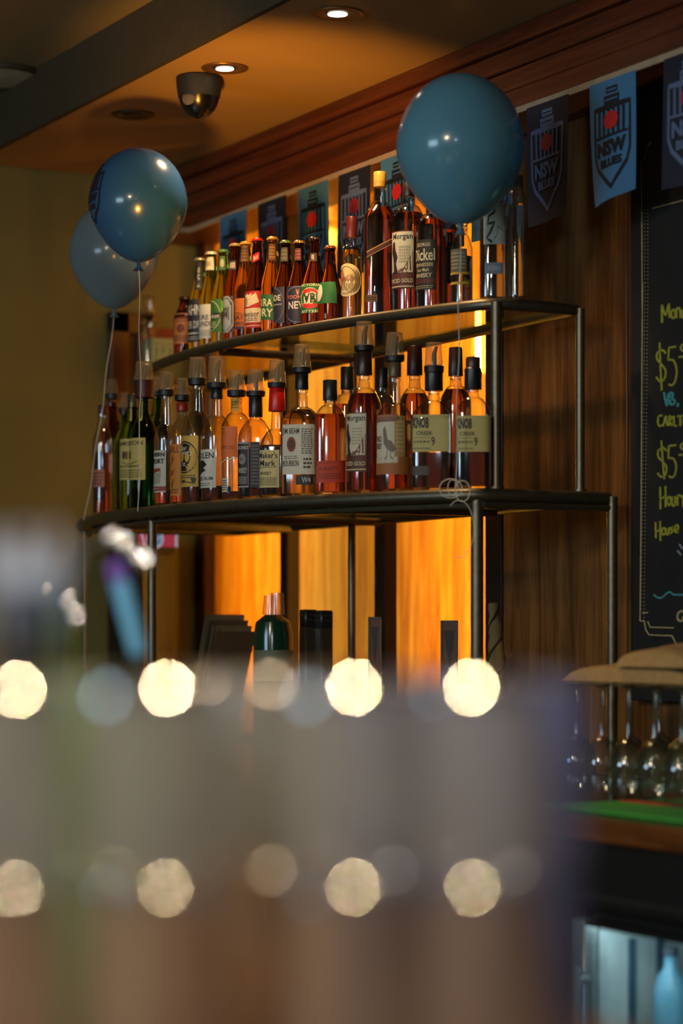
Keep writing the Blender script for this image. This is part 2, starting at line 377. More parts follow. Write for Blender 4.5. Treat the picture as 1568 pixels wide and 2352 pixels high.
strip_lamp((XB[3]+XB[4])/2-.042, 1.75, 2.42, 24, 'amber strip lamp hidden behind the upper part of the left hand dark stile')
strip_lamp(-6.70, 1.0, 2.42, 85, 'amber strip lamp hidden behind the timber upright at the left end of the bays')

# downlights, dome camera, ceiling speaker
def downlight(x, y, on, label):
    t = thing('downlight', label, 'ceiling light', (x, y, CEIL), 0)
    b = MB(); b.lathe([(0.046, -0.0005), (0.056, -0.0015), (0.055, -0.004), (0.046, -0.006), (0.038, -0.004), (0.030, -0.001)], M_stile if not on else plain('bronze_trim', (120, 84, 44), 0.4, 0.5), 36, capt=False, capb=False); b.build('trim_ring', t)
    b = MB(); b.lathe([(0.030, -0.001), (0.021, -0.003)], M_stile, 30, capt=False, capb=False)
    b.lathe([(0.0001, -0.0045), (0.021, -0.0045), (0.021, -0.003)], emit('downlight_glow', (1.0, 0.86, 0.62), 14) if on else M_stile, 30, capt=False, capb=False)
    b.build('lamp', t)
downlight(*DL[0], True, 'lit round recessed downlight nearest the top edge of the soffit')
downlight(*DL[1], True, 'lit round recessed downlight just above the black dome camera')
downlight(*DL[2], False, 'unlit recessed downlight left of the black dome camera')
p = P(457, 1.335*FPX/(HY-176), z=CEIL)
t = thing('dome_camera', 'black dome security camera hanging below the second downlight', 'security camera', p)
b = MB(); b.lathe([(0.052, 0), (0.0555, -0.004), (0.0555, -0.012), (0.054, -0.03), (0.050, -0.052)], plain('matt_black', (10, 12, 11), .7), 36, capb=False); b.build('housing', t)
b = MB(); b.lathe([(0.049, -0.052), (0.045, -0.066), (0.038, -0.080), (0.027, -0.092), (0.013, -0.100), (0.001, -0.102)][::-1], M_blackgloss, 36); b.build('dome', t)
b = MB(); b.lathe([(0.004, 0), (0.012, -0.002), (0.018, 0.004), (0.016, 0.01), (0.004, 0.014)], plain('grey_lens', (96, 90, 84), 0.3), 16, (0, 0, 0))
o = b.build('lens', t); q = (Vector((0, 0, 0))-Vector((p.x, p.y, 0))).normalized(); o.location = (q.x*0.034-Rv.x*0.022, q.y*0.034-Rv.y*0.022, -0.062); o.rotation_euler = (1.2, 0.3, 0.6)
b = MB(); b.box((0.055, -0.008, -0.003), (0.075, 0.008, -0.0005), M_black); b.build('bracket', t)
D = (HIGH-EYE)*FPX/(HY-167)
t = thing('ceiling_speaker', 'round pale speaker grille on the upper ceiling at top left', 'speaker', P(-14, D, z=HIGH))
b = MB(); b.lathe([(0.124, 0), (0.133, -0.003), (0.132, -0.012), (0.120, -0.015)], plain('speaker_rim', (70, 62, 46), 0.6), 48, capt=False, capb=False); b.build('rim', t)
b = MB(); b.lathe([(0.001, -0.0165), (0.05, -0.016), (0.120, -0.014)], plain('speaker_grille', (235, 222, 190), 0.7), 48, capt=False, capb=False); b.build('grille', t)

# ------------------------------------------------------------------ the two-tier steel bottle rack
ZL, ZU = EYE+0.295, EYE+0.6976           # tops of the rims
def yl(x): return 2.27+0.272*(x+5.35)**2
def yu(x): return 2.455+0.202*(x+5.3)**2
rack = thing('bottle_rack', 'two-tier bow-fronted steel tube rack with glass shelves holding the bottles', 'shelf', (-5.25, 2.6, ZL))
def rk(name, mb, **k):
    mb.v = [(x+5.25, y-2.6, z-ZL) for x, y, z in mb.v]; return mb.build(name, rack, **k)
def outline(yf, x0, x1, back, n=26):
    pts = [(x0-0.02+0.0, yf(x0)+0.015)]
    pts = []
    for i in range(n+1):
        x = x0+(x1-x0)*i/n; pts.append((x, yf(x)))
    return pts
LX0, LX1, UX0, UX1 = -4.29, -6.17, -4.33, -6.2
BL, BU = 2.915, 2.86
for yf, x0, x1, back, z, r, nmx in ((yl, LX0, LX1, BL, ZL, 0.0145, 'lower'), (yu, UX0, UX1, BU, ZU, 0.0125, 'upper')):
    f = outline(yf, x0, x1, back)
    # rounded corners
    def rc(p, a, c, rad=0.03):
        p, a, c = Vector(p), Vector(a), Vector(c); d1 = (a-p).normalized(); d2 = (c-p).normalized()
        return [tuple(p+d1*rad), tuple(p+(d1+d2)*rad*0.3), tuple(p+d2*rad)]
    path = rc((x0, yf(x0)), (x0, back), f[1]) + f[1:-1] + rc((x1, yf(x1)), f[-2], (x1, back)) + rc((x1, back), (x1, yf(x1)), (x0, back)) + rc((x0, back), (x1, back), (x0, yf(x0)))
    b = MB(); b.tube([(x, y, z-r) for x, y in path], r, M_steel, 12, closed=True); rk('rim_tube', b)
    b = MB(); vs = []; 
    for k in range(27):
        x = x0+(x1-x0)*k/26
        vs += [(x, yf(x)+0.004, z-0.010), (x, back-0.004, z-0.010), (x, back-0.004, z-0.002), (x, yf(x)+0.004, z-0.002)]
    fs = []
    for k in range(26):
        for j in range(4): jj = (j+1) % 4; fs.append((4*k+j, 4*k+jj, 4*k+4+jj, 4*k+4+j))
    fs += [(3, 2, 1, 0), (104, 105, 106, 107)]
    b.add(vs, fs, M_shelf); rk('glass_shelf', b, smooth=False)
    xs = (-5.3,) if nmx == 'upper' else (-5.3, -4.75, -5.8)
    for xc in xs:
        b = MB(); b.tube([(xc, yf(xc)+0.01, z-0.024), (xc, back-0.01, z-0.024)], 0.010, M_steel, 10); rk('cross_tube', b)
# second lip tube under the lower rim
b = MB(); b.tube([(x, yl(x)+0.022, ZL-0.034) for x in [LX0+(LX1-LX0)*i/24 for i in range(25)]], 0.008, M_steel, 8); rk('lip_tube', b)
b = MB(); b.tube([(LX0, yl(LX0)+0.02, ZL-0.034), (LX0, BL, ZL-0.034)], 0.008, M_steel, 8); rk('lip_tube', b)
def post(x, y, z0, z1, r=0.0115):
    b = MB(); b.tube([(x, y, z0), (x, y, z1)], r, M_steel, 14); rk('post', b)
    b = MB(); b.tube([(x, y, z0), (x, y, z0+0.006)], r*1.5, M_steel, 14); rk('foot', b)
post(UX0+0.004, 2.648, ZL, ZU-0.01); post(UX0, BU, ZL, ZU-0.01, 0.010)
post(-5.3, 2.83, ZL, ZU-0.01, 0.010); post(-6.19, BU-0.01, ZL, ZU-0.01, 0.007)
CT = 0.93
post(LX0-0.01, yl(LX0)+0.01, CT, ZL-0.01, 0.0135); post(LX0, BL, CT, ZL-0.01, 0.0115)
post(-5.31, yl(-5.3)+0.02, CT, ZL-0.01); post(-5.31, 2.83, CT, ZL-0.01, 0.010)
post(-6.03, yl(-6.03)+0.01, CT, ZL-0.01, 0.005)

# ------------------------------------------------------------------ bottles
def on_shelf(px, off, yf):
    """point on the ray of column px that lies off behind the bowed front"""
    t = (px-HX)/FPX; best = None
    for i in range(1200):
        D = 4.2+i*.0025; q = Fv*D+Rv*(t*D); e = q.y-(yf(q.x)+off)
        if e >= 0: return q, D
        if best is None or e > best[0]: best = (e, q, D)
    return best[1], best[2]
def smoothstep(t): return t*t*(3-2*t)
class Bottle:
    """all sizes in photo pixels at the bottle's own distance"""
    def __init__(s, name, label, px, off, shelf, top, nb, sh, nh, nh2, bh, glass, liq=None, level=None, n=2.0, dr=1.0, yaw=0.0, cat='bottle', group=None, base=0.93, lip=True, round_sh=0.55):
        yf, z = (yl, ZL) if shelf == 'L' else (yu, ZU)
        q, D = on_shelf(px, off, yf); s.D = D; s.s = D/FPX; s.px = px; s.z = z; s.n = n
        c = Vector((-q.x, -q.y)).normalized()
        s.root = thing(name, label, cat, (q.x, q.y, z), math.atan2(c.x, -c.y)+yaw, group)
        s.bh = bh*s.s; s.bd = s.bh*dr; s.yaw = yaw
        H = s.h
        pr = [(base*s.bh, 0.0), (s.bh*0.985, 0.004), (s.bh, 0.010), (s.bh, H(sh))]
        a, bb = H(sh), H(nb); n1 = nh2*s.s
        for i in range(1, 9):
            t = i/8; k = (1-t**2)**0.5 if t < 1 else 0
            k = round_sh*k+(1-round_sh)*(1-smoothstep(t)); pr.append((n1+(s.bh-n1)*k, a+(bb-a)*t))
        e = H(top)
        for i in range(1, 4): t = i/3; pr.append((n1+(nh*s.s-n1)*t, bb+(e-bb)*t))
        if lip: pr[-1:] = [(nh*s.s, e-0.010), (nh*s.s*1.15, e-0.009), (nh*s.s*1.15, e-0.001), (nh*s.s*1.02, e)]
        s.prof = pr; N = 40 if n > 2 else 28
        s.tab = s.table(720)
        def shape(t):
            x = abs(math.cos(t))**(2/n)*math.copysign(1, math.cos(t)); y = abs(math.sin(t))**(2/n)*math.copysign(1, math.sin(t))
            return x, y*dr
        s.shape = shape
        def shp(k): # squareness fades out in the neck
            return shape
        b = MB()
        s.lathe_blend(b, pr, glass, N)
        b.build('glass_body' if liq is None else 'glass', s.root)
        if liq is not None:
            lz = H(level); ip = []
            for r, z_ in pr:
                z2 = max(z_, 0.007)
                if z2 <= lz: ip.append((r*0.93, z2))
            ip = [(ip[0][0]*0.9, 0.0065)]+ip; ip.append((s.r_at(lz)*0.93, lz))
            b = MB(); s.lathe_blend(b, ip, liq, N); b.build('liquid', s.root)
    def h(s, py): return (HY-py)*s.s+EYE-s.z
    def r_at(s, z):
        p = s.prof
        for (r0, z0), (r1, z1) in zip(p, p[1:]):
            if z0 <= z <= z1: return r0+(r1-r0)*((z-z0)/max(1e-6, z1-z0))
        return p[-1][0]
    def lathe_blend(s, b, prof, mat, N):
        vs = []
        for r, z in prof:
            k = max(0.0, min(1.0, (r/s.bh-0.45)/0.4)) if s.bh else 1
            for j in range(N):
                t = 2*PI*j/N; x, y = s.shape(t); cx, cyy = math.cos(t), math.sin(t)
                vs.append((r*(cx+(x-cx)*k), r*(cyy+(y-cyy)*k), z))
        fs = [(i*N+j, i*N+(j+1) % N, (i+1)*N+(j+1) % N, (i+1)*N+j) for i in range(len(prof)-1) for j in range(N)]
        fs += [tuple(range(N-1, -1, -1)), tuple((len(prof)-1)*N+j for j in range(N))]
        b.add(vs, fs, mat)
    def table(s, N):
        """arclength table around the body from the camera-facing middle; u>0 to the right"""
        pts = []
        for i in range(N+1):
            t = -PI+2*PI*i/N        # 0 = facing -Y
            x = math.sin(t); y = -math.cos(t)
            if s.n != 2:
                e = 2/s.n
                x = abs(x)**e*math.copysign(1, x); y = abs(y)**e*math.copysign(1, y)
            pts.append((x*s.bh, y*s.bd))
        u = [0]
        for a, b in zip(pts, pts[1:]): u.append(u[-1]+math.hypot(b[0]-a[0], b[1]-a[1]))
        L = u[-1]; s.L = L; u = [k-L/2 for k in u]
        return u, pts
    def at(s, u):
        U, pts = s.tab; L = s.L; u = (u+L/2) % L-L/2; lo, hi = 0, len(U)-1
        while hi-lo > 1:
            m = (lo+hi)//2
            if U[m] <= u: lo = m
            else: hi = m
        k = (u-U[lo])/max(1e-9, U[hi]-U[lo]); a, b = pts[lo], pts[hi]
        x, y = a[0]+(b[0]-a[0])*k, a[1]+(b[1]-a[1])*k; dx, dy = b[0]-a[0], b[1]-a[1]; l = math.hypot(dx, dy) or 1
        return x, y, dy/l, -dx/l
    def u_of(s, px):
        """arclength whose projection falls on column px (front half)"""
        h = (px-s.px)*s.s; best = None
        cyaw, syaw = math.cos(s.yaw), math.sin(s.yaw)
        for i in range(-240, 241):
            u = s.L*0.30*i/240; x, y, nx, ny = s.at(u); X = x*cyaw-y*syaw; Y = x*syaw+y*cyaw
            e = abs(X-h)+(0 if Y < s.bh*0.1 else 1)
            if best is None or e < best[0]: best = (e, u)
        return best[1]
    def label(s, xr, wpx, yt, yb, rgb, items=(), name='label', slant=0.0, shape=None, rough=None):
        u1 = s.u_of(xr); u0 = u1-wpx*s.s
        zt, zb = s.h(yt), s.h(yb)
        def mp(u, v, lev):
            z = zt+(zb-zt)*v+slant*s.s*(u-.5)
            x, y, nx, ny = s.at(u0+(u1-u0)*u); k = s.r_at(z)/s.bh; o = 0.0005+0.00028*lev
            return (x*k+nx*o, y*k+ny*o, z)
        b = MB(); m = paper(rgb)
        if shape == 'round':
            n = 28; vs = [mp(.5, .5, 0)]
            for rr in (.25, .5): vs += [mp(.5+rr*math.cos(2*PI*i/n), .5-rr*math.sin(2*PI*i/n), 0) for i in range(n)]
            fs = [(0, 1+i, 1+(i+1) % n) for i in range(n)]+[(1+i, 1+n+i, 1+n+(i+1) % n, 1+(i+1) % n) for i in range(n)]
        else:
            nx, ny = 20, 5
            vs = [mp(i/nx, j/ny, 0) for j in range(ny+1) for i in range(nx+1)]
            fs = [(j*(nx+1)+i, (j+1)*(nx+1)+i, (j+1)*(nx+1)+i+1, j*(nx+1)+i+1) for j in range(ny) for i in range(nx)]
        b.add(vs, fs, m); o = b.build(name, s.root)
        if items:
            b = MB(); decal(b, items, mp); b.build('print', o, smooth=False)
        return o
    def cap(s, top, bot, hw, rgb, hw2=None, ridged=False, name='cap', mat=None):
        r = hw*s.s; r2 = (hw2 or hw)*s.s; z0, z1 = s.h(bot), s.h(top); m = mat or plain('cap_%d_%d_%d' % rgb, rgb, 0.35)
        b = MB()
        b.lathe([(r2*.98, z0), (r2, z0+.001), (r, z1-.002), (r*.9, z1)], m, 24, shape=(lambda t: ((1+0.04*(int(round(t/(2*PI)*24)) % 2))*math.cos(t), (1+0.04*(int(round(t/(2*PI)*24)) % 2))*math.sin(t))) if ridged else None)
        if ridged:
            for zz in (z0+(z1-z0)*.25, z0+(z1-z0)*.35): b.lathe([(r*1.0, zz-.0006), (r*1.05, zz), (r*1.0, zz+.0006)], m, 24, capt=False, capb=False)
        return b.build(name, s.root)
    def crown(s, top, hw, rgb):
        r = hw*s.s; z1 = s.h(top); m = plain('crown_%d_%d_%d' % rgb, rgb, 0.3, 0.4)
        b = MB(); n = 42
        sh = lambda t: ((1+0.05*(int(round(t/(2*PI)*n)) % 2))*math.cos(t), (1+0.05*(int(round(t/(2*PI)*n)) % 2))*math.sin(t))
        b.lathe([(r*1.12, z1-0.0065), (r*1.0, z1-0.002)], m, n, shape=sh, capb=True, capt=False); b.lathe([(r*1.0, z1-0.002), (r*.85, z1)], m, n, capb=False)
        b.build('crown_cap', s.root)
    def pourer(s, ctop, cbot, rbot, cht=13, chb=20, rh=22, ring=(22, 20, 19), tint=None):
        """black collar with a clear inverted measuring cup over the spout"""
        k = s.s; z0, z1 = s.h(cbot), s.h(ctop); zr = s.h(rbot)
        b = MB(); b.lathe([(rh*k*.75, zr), (rh*k*.97, zr+.002), (rh*k, z0-.003), (rh*k*1.02, z0), (rh*k*.8, z0+.002)], plain('collar_%d_%d_%d' % ring, ring, 0.45), 26); o = b.build('pourer', s.root)
        b = MB(); b.tube([(0, 0, z0-.002), (0.001, 0, z0+(z1-z0)*.55), (0.006, -0.002, z0+(z1-z0)*.86)], [chb*k*.34, chb*k*.26, chb*k*.16], plain('spout_grey', (70, 62, 50), 0.3), 10); b.build('spout', o)
        b = MB(); t_ = 0.0012
        b.lathe([(chb*k, z0), (chb*k*.99, z0+(z1-z0)*.1), (cht*k*1.06, z1-.003), (cht*k, z1), (0.0005, z1+.0004)], tint or M_cup, 28, capt=False, capb=False)
        b.lathe([(chb*k+.0008, z0+.0005), (chb*k+.0012, z0+.002), (chb*k+.0004, z0+.003)], M_cup, 28, capt=False, capb=False)
        b.lathe([(cht*k*1.02, z1-.002), (cht*k*1.08, z1), (cht*k*.9, z1+.001)], M_cup, 28, capt=False, capb=False)
        b.build('measuring_cup', o)

GB = 'beer bottles along the upper shelf'; GU = 'spirit bottles on the upper shelf'; GL = 'spirit bottles on the lower shelf'
def beer(px, top, glass, crown, bh, label, off=0.045, nb=None, sh=None):
    nb = nb or top+58; sh = sh or top+118
    B = Bottle('beer_bottle', label, px, off, 'U', top+3, nb, sh, 10.5, 14.5, bh, glass, group=GB, lip=True, round_sh=0.25)
    B.crown(top, 12.5, crown); return B
GR = (28, 100, 48)
B = beer(425, 682, G_dkbrown, (60, 30, 22), 27, 'dark bottle with an orange-brown label between the pale carton and the green beers', nb=705, sh=735)
B.label(436, 44, 722, 792, (176, 108, 52), [('fine', .1, .9, .1, .3, 3, (110, 50, 24)), ('d', .5, .5, .22, .14, (120, 46, 24)), ('fine', .1, .9, .72, .92, 3, (110, 50, 24))])
B = beer(459, 593, G_lime, (150, 150, 120), 27, 'green beer bottle with upright white lettering on its dark neck label')
B.label(470, 34, 603, 668, (30, 36, 28), [('t', 'HAHN', .5, .5, .8, .32, (190, 190, 170), 1)], 'neck_label')
B.label(468, 62, 690, 788, (34, 32, 34), [('t', 'HAHN', .5, .25, .8, .24, (200, 200, 190)), ('t', 'SUPER DRY', .5, .6, .9, .18, (180, 180, 172)), ('r', 0, 1, .78, .82, (170, 170, 160)), ('fine', .1, .9, .86, .96, 2, (160, 160, 150))])
B = beer(485, 579, G_lime, (205, 200, 180), 28, 'green beer bottle with a plain white label and white neck wrap')
B.label(498, 60, 592, 622, (196, 194, 172), [('fine', .2, .8, .3, .7, 3, (90, 100, 80))], 'neck_label')
B.label(489, 58, 702, 780, (206, 202, 184), [('t', 'PURE', .52, .38, .62, .15, (28, 60, 44)), ('t', 'BLONDE', .55, .57, .82, .15, (28, 60, 44)), ('fine', .1, .9, .74, .94, 4, (150, 160, 130))])
B = beer(512, 574, G_lime, (70, 120, 60), 28, 'green beer bottle with a ringed oval label, third of the green beers')
B.label(508, 62, 690, 765, (60, 110, 40), [('o', .5, .5, .48, .47, .06, (196, 200, 160)), ('r', .02, .98, .42, .6, (20, 40, 22)), ('t', 'Heineken', .5, .51, .86, .14, (215, 215, 195)), ('fine', .2, .8, .68, .88, 3, (190, 196, 150))])
B.label(524, 34, 590, 622, (50, 90, 50), [('d', .5, .5, .3, .3, (150, 160, 120))], 'neck_label')
B = beer(540, 560, G_brown, (150, 130, 90), 27, 'brown beer bottle with a silver eight-sided label')
B.label(543, 34, 600, 622, (46, 42, 40), [('r', .1, .9, .2, .8, (150, 145, 130))], 'neck_label')
oct_ = [(.25, 0), (.75, 0), (1, .18), (1, .82), (.75, 1), (.25, 1), (0, .82), (0, .18)]
B.label(536, 50, 683, 766, (66, 56, 44), [('g', oct_, (168, 174, 176)), ('l', [(.28, .06), (.72, .06), (.93, .22), (.93, .78), (.72, .94), (.28, .94), (.07, .78), (.07, .22), (.28, .06)], .03, (60, 66, 80)), ('t', 'm', .5, .45, .4, .3, (50, 54, 66))])
B = beer(564, 556, G_orange, (190, 140, 60), 25, 'clear bottle of orange lager with dark lettering, left of the red-labelled beer')
B.label(576, 36, 565, 602, (110, 82, 48), [('fine', .1, .9, .1, .9, 4, (60, 40, 30))], 'neck_label')
B.label(561, 60, 688, 758, (200, 110, 34), [('l', [(.3, .1), (.55, .3), (.35, .45), (.9, .5)], .04, (40, 30, 34)), ('t', 'GREAT', .55, .62, .85, .17, (30, 24, 32)), ('t', 'NORTHERN', .52, .82, .92, .13, (30, 24, 32)), ('r', 0, 1, .92, 1, (70, 56, 88))])
B = beer(591, 548, G_dkbrown, (190, 40, 28), 27.5, 'brown beer bottle with a red cap and a red and white label')
B.label(600, 34, 584, 602, (176, 34, 30), [('t', 'Bud', .5, .5, .6, .5, (220, 200, 190))], 'neck_label', slant=8)
B.label(598, 72, 672, 756, (178, 26, 32), [('r', 0, 1, .46, .85, (218, 208, 184)), ('t', 'Budweiser', .52, .62, .86, .17, (28, 22, 24)), ('g', [(.2, .1), (.85, .05), (.95, .3), (.6, .42), (.25, .4)], (218, 208, 184)), ('d', .38, .27, .16, .14, (160, 130, 90)), ('fine', .1, .9, .72, .82, 2, (90, 60, 50)), ('r', 0, 1, .93, .95, (218, 208, 184))])
B = beer(626, 545, G_orange, (196, 150, 60), 27, 'clear bottle of golden lager with a torn-edged green label')
B.label(640, 36, 562, 600, (92, 66, 36), [('fine', .1, .9, .1, .9, 4, (150, 110, 60))], 'neck_label')
B.label(630, 66, 678, 736, (30, 96, 52), [('t', 'EXTRA', .5, .32, .86, .3, (206, 214, 180)), ('t', 'DRY', .6, .72, .7, .32, (206, 214, 180))], slant=-6)
B = beer(656, 553, G_dkbrown, (110, 130, 60), 27.5, 'dark beer bottle with a gold-green cap and navy label, left of a dark pair')
B.label(666, 38, 570, 602, (70, 74, 70), [('fine', .1, .9, .1, .9, 3, (110, 110, 100))], 'neck_label')
B.label(653, 66, 662, 745, (34, 42, 66), [('o', .5, .5, .5, .5, .04, (90, 100, 130)), ('t', 'ADE', .62, .3, .5, .16, (196, 200, 200)), ('fine', .3, .9, .45, .52, 1, (150, 150, 160))])
B = beer(687, 553, G_dkbrown, (150, 110, 50), 28.5, 'dark beer bottle with a navy arched label, right one of a dark pair')
B.label(696, 36, 572, 600, (66, 50, 46), [('fine', .1, .9, .1, .9, 3, (150, 70, 60))], 'neck_label')
B.label(713, 96, 660, 745, (30, 36, 62), [('o', .62, .5, .42, .49, .04, (110, 118, 150)), ('t', 'TOOHEYS', .62, .3, .6, .1, (190, 110, 100)), ('t', 'NEW', .62, .52, .5, .2, (196, 200, 206)), ('g', [(.58, .06), (.62, .16), (.66, .06), (.64, .24), (.6, .24)], (170, 120, 110))])
B = beer(722, 545, G_brown, (50, 38, 32), 31, 'brown beer bottle with a round green and red label')
B.label(734, 38, 583, 602, (60, 52, 48), [('t', 'VB', .4, .5, .4, .6, (190, 190, 180))], 'neck_label')
B.label(750, 86, 655, 722, GR, [('d', .45, .5, .32, .36, (214, 206, 190)), ('g', [(.2, .34), (.7, .34), (.62, .2), (.45, .16), (.28, .2)], (186, 36, 30)), ('g', [(.2, .68), (.7, .68), (.62, .82), (.45, .86), (.28, .82)], (186, 36, 30)), ('t', 'VB', .45, .5, .34, .34, (18, 30, 26)), ('t', 'VICTORIA', .45, .05, .6, .09, (200, 206, 180)), ('t', 'BITTER', .45, .95, .5, .09, (200, 206, 180))])
B = beer(758, 565, G_brown, (120, 60, 34), 29, 'shorter brown beer bottle with a plain green label beside the round yellow-gold bottle')
B.label(773, 70, 650, 700, GR, [('d', .3, .5, .2, .4, (214, 206, 190))])
# pale carton and glass at the left end of the upper shelf
q, D = on_shelf(372, 0.11, yu); k = D/FPX
t = thing('bottle_carrier', 'pale green cardboard bottle carrier at the left end of the upper shelf', 'carton', (q.x, q.y, ZU), math.atan2(-q.x, q.y)*-1+0.0)
t.rotation_euler = (0, 0, math.atan2(-q.x/ q.length, q.y/q.length)+0.25)
w2, d2, hh = 36*k, 0.055, 108*k
b = MB(); b.box((-w2, -d2, 0), (w2, d2, hh), paper((150, 158, 122)), 0.002); o = b.build('carton_body', t, smooth=False)
b = MB()
for i, uu in enumerate((-.85, -.42, .05, .5)):
    decal(b, [('t', ('BEER', 'PALE', 'LAGER', 'CRISP')[i], .5, .5, .8, .5, (70, 100, 62), 1), ('l', [(.1, .05), (.9, .05)], .02, (70, 100, 62))], lambda u, v, l, uu=uu: (w2*(uu+.34*u), -d2-.0004*l, hh*(.92-.84*v)))
b.build('print', o, smooth=False)
b = MB(); b.box((-w2, -.006, hh), (w2, .006, hh+28*k), paper((128, 52, 34)), 0.002); b.build('handle', t, smooth=False)
B = Bottle('glass_bottle', 'small clear glass bottle behind the pale carton at the left end', 341, 0.24, 'U', 680, 722, 740, 13, 15, 22, M_clear, group=GU)
# spirits
B = Bottle('spirit_bottle', 'pale gold bottle with a round sketch-printed cream label and maroon cap', 807, 0.07, 'U', 545, 562, 592, 11, 13, 24, M_clear, L_gold, 575, group=GU, round_sh=.8)
B.cap(498, 546, 13, (78, 24, 24))
B.label(828, 74, 608, 684, (198, 184, 138), [('d', .3, .35, .1, .14, (170, 96, 50)), ('o', .45, .5, .36, .42, .05, (120, 96, 60)), ('t', 'ESPOLON', .5, .48, .6, .12, (150, 80, 60)), ('fine', .3, .8, .6, .8, 4, (130, 110, 70)), ('o', .62, .6, .2, .26, .08, (130, 110, 70))], shape='round')
B = Bottle('spirit_bottle', 'tall square whisky bottle with a gold cap and thin slanted label', 872, 0.075, 'U', 425, 462, 512, 12, 14, 37, M_clear, L_deep, 478, n=4.0, group=GU, yaw=0.0)
B.cap(395, 430, 14.5, (190, 150, 60), ridged=True)
B.label(905, 66, 566, 580, (70, 26, 14), [('r', 0, 1, 0, .2, (170, 130, 60)), ('r', 0, 1, .9, 1, (170, 130, 60))], slant=34, name='slanted_label')
B.label(866, 28, 682, 698, (120, 84, 40), [('fine', .1, .9, .2, .8, 2, (60, 40, 20))], name='foot_label')
B = Bottle('spirit_bottle', 'dark rum bottle on the upper shelf with a cream label of a standing figure', 938, 0.09, 'U', 450, 470, 515, 13, 15, 38, M_clear, L_deep, 490, group=GU, round_sh=.75)
B.cap(420, 452, 14, (40, 24, 18))
def captain(h0='Captain Morgan', foot='SPICED GOLD'):
    return [('r', .03, .97, .02, .72, (206, 198, 168)), ('g', [(.08, .72), (.6, .72), (.95, .35), (.97, .72)], (110, 62, 36)), ('t', 'Morgan', .55, .11, .78, .13, (28, 22, 22)), ('g', [(.14, .2), (.26, .18), (.3, .32), (.4, .45), (.3, .6), (.42, .72), (.12, .72), (.18, .5), (.08, .35)], (52, 28, 28)), ('g', [(.1, .55), (.2, .52), (.22, .7), (.08, .7)], (196, 186, 160)), ('fine', .45, .85, .25, .55, 6, (170, 158, 128)), ('t', foot, .5, .86, .9, .07, (214, 200, 160)), ('r', .03, .97, .95, .97, (200, 186, 140))]
B.label(951, 66, 535, 668, (92, 46, 28), captain())
B = Bottle('spirit_bottle', 'amber whisky bottle with a black label and cream lettering under the big balloon', 992, 0.085, 'U', 478, 490, 525, 12, 14, 36, M_clear, L_deep, 505, group=GU, round_sh=.7)
B.cap(450, 480, 13, (30, 26, 22))
B.label(1001, 66, 555, 670, (38, 30, 22), [('t', 'GEORGE', .5, .1, .6, .07, (190, 176, 130)), ('t', 'Dickel', .5, .3, .92, .24, (210, 200, 160)), ('t', 'TENNESSEE', .5, .5, .8, .07, (190, 176, 130)), ('t', 'Sour Mash', .5, .6, .5, .07, (190, 176, 130)), ('t', 'WHISKY', .5, .71, .7, .09, (200, 190, 145)), ('r', 0, 1, .78, .88, (80, 34, 26)), ('fine', .1, .9, .9, .98, 2, (150, 140, 110))])
B = Bottle('spirit_bottle', 'dark-labelled whisky bottle right behind the black-labelled one', 1022, 0.10, 'U', 482, 495, 520, 11, 13, 24, M_clear, L_deep, 505, group=GU, off2=None) if False else Bottle('spirit_bottle', 'narrow dark-labelled bottle squeezed between the black-labelled whisky and the clear bottles', 1030, 0.15, 'U', 500, 512, 540, 10, 12, 27, M_clear, L_deep, 530, group=GU)
B.cap(478, 502, 12, (30, 26, 22)); B.label(1046, 60, 560, 655, (36, 36, 30), [('fine', .1, .9, .1, .9, 10, (110, 106, 80))])
B = Bottle('spirit_bottle', 'clear bottle crossed by two thin yellow bands below the balloon knot', 1060, 0.06, 'U', 520, 540, 575, 12, 14, 25, M_clear, L_clear, 590, group=GU)
B.cap(498, 522, 13, (150, 140, 110)); B.label(1076, 60, 628, 633, (190, 150, 40), name='band'); B.label(1076, 60, 650, 656, (190, 150, 40), name='band')
B.label(1072, 46, 575, 628, (92, 84, 66), [('fine', .1, .9, .1, .9, 5, (150, 140, 110))])
B = Bottle('spirit_bottle', 'clear spirit bottle with a white label and black brush script', 1134, 0.055, 'U', 440, 455, 478, 14, 17, 33, M_clear, L_clear, 500, group=GU, round_sh=.8, n=3)
B.cap(415, 442, 15, (180, 176, 160))
B.label(1160, 52, 474, 566, (196, 190, 168), [('l', [(.2, .1), (.45, .05), (.5, .2), (.25, .3), (.2, .5), (.5, .45), (.3, .7), (.15, .85), (.4, .95)], .07, (30, 28, 26)), ('l', [(.45, .9), (.65, .7), (.6, .55), (.85, .65)], .03, (120, 116, 100))])
B.label(1156, 44, 608, 634, (104, 116, 130), [('t', 'VODKA', .5, .5, .7, .4, (160, 170, 184))], name='foot_label')
B = Bottle('spirit_bottle', 'tall slim clear bottle at the right end of the upper shelf', 1186, 0.07, 'U', 425, 440, 455, 13, 15, 21, M_clear, L_clear, 470, group=GU)
B.cap(404, 427, 15, (120, 112, 90))

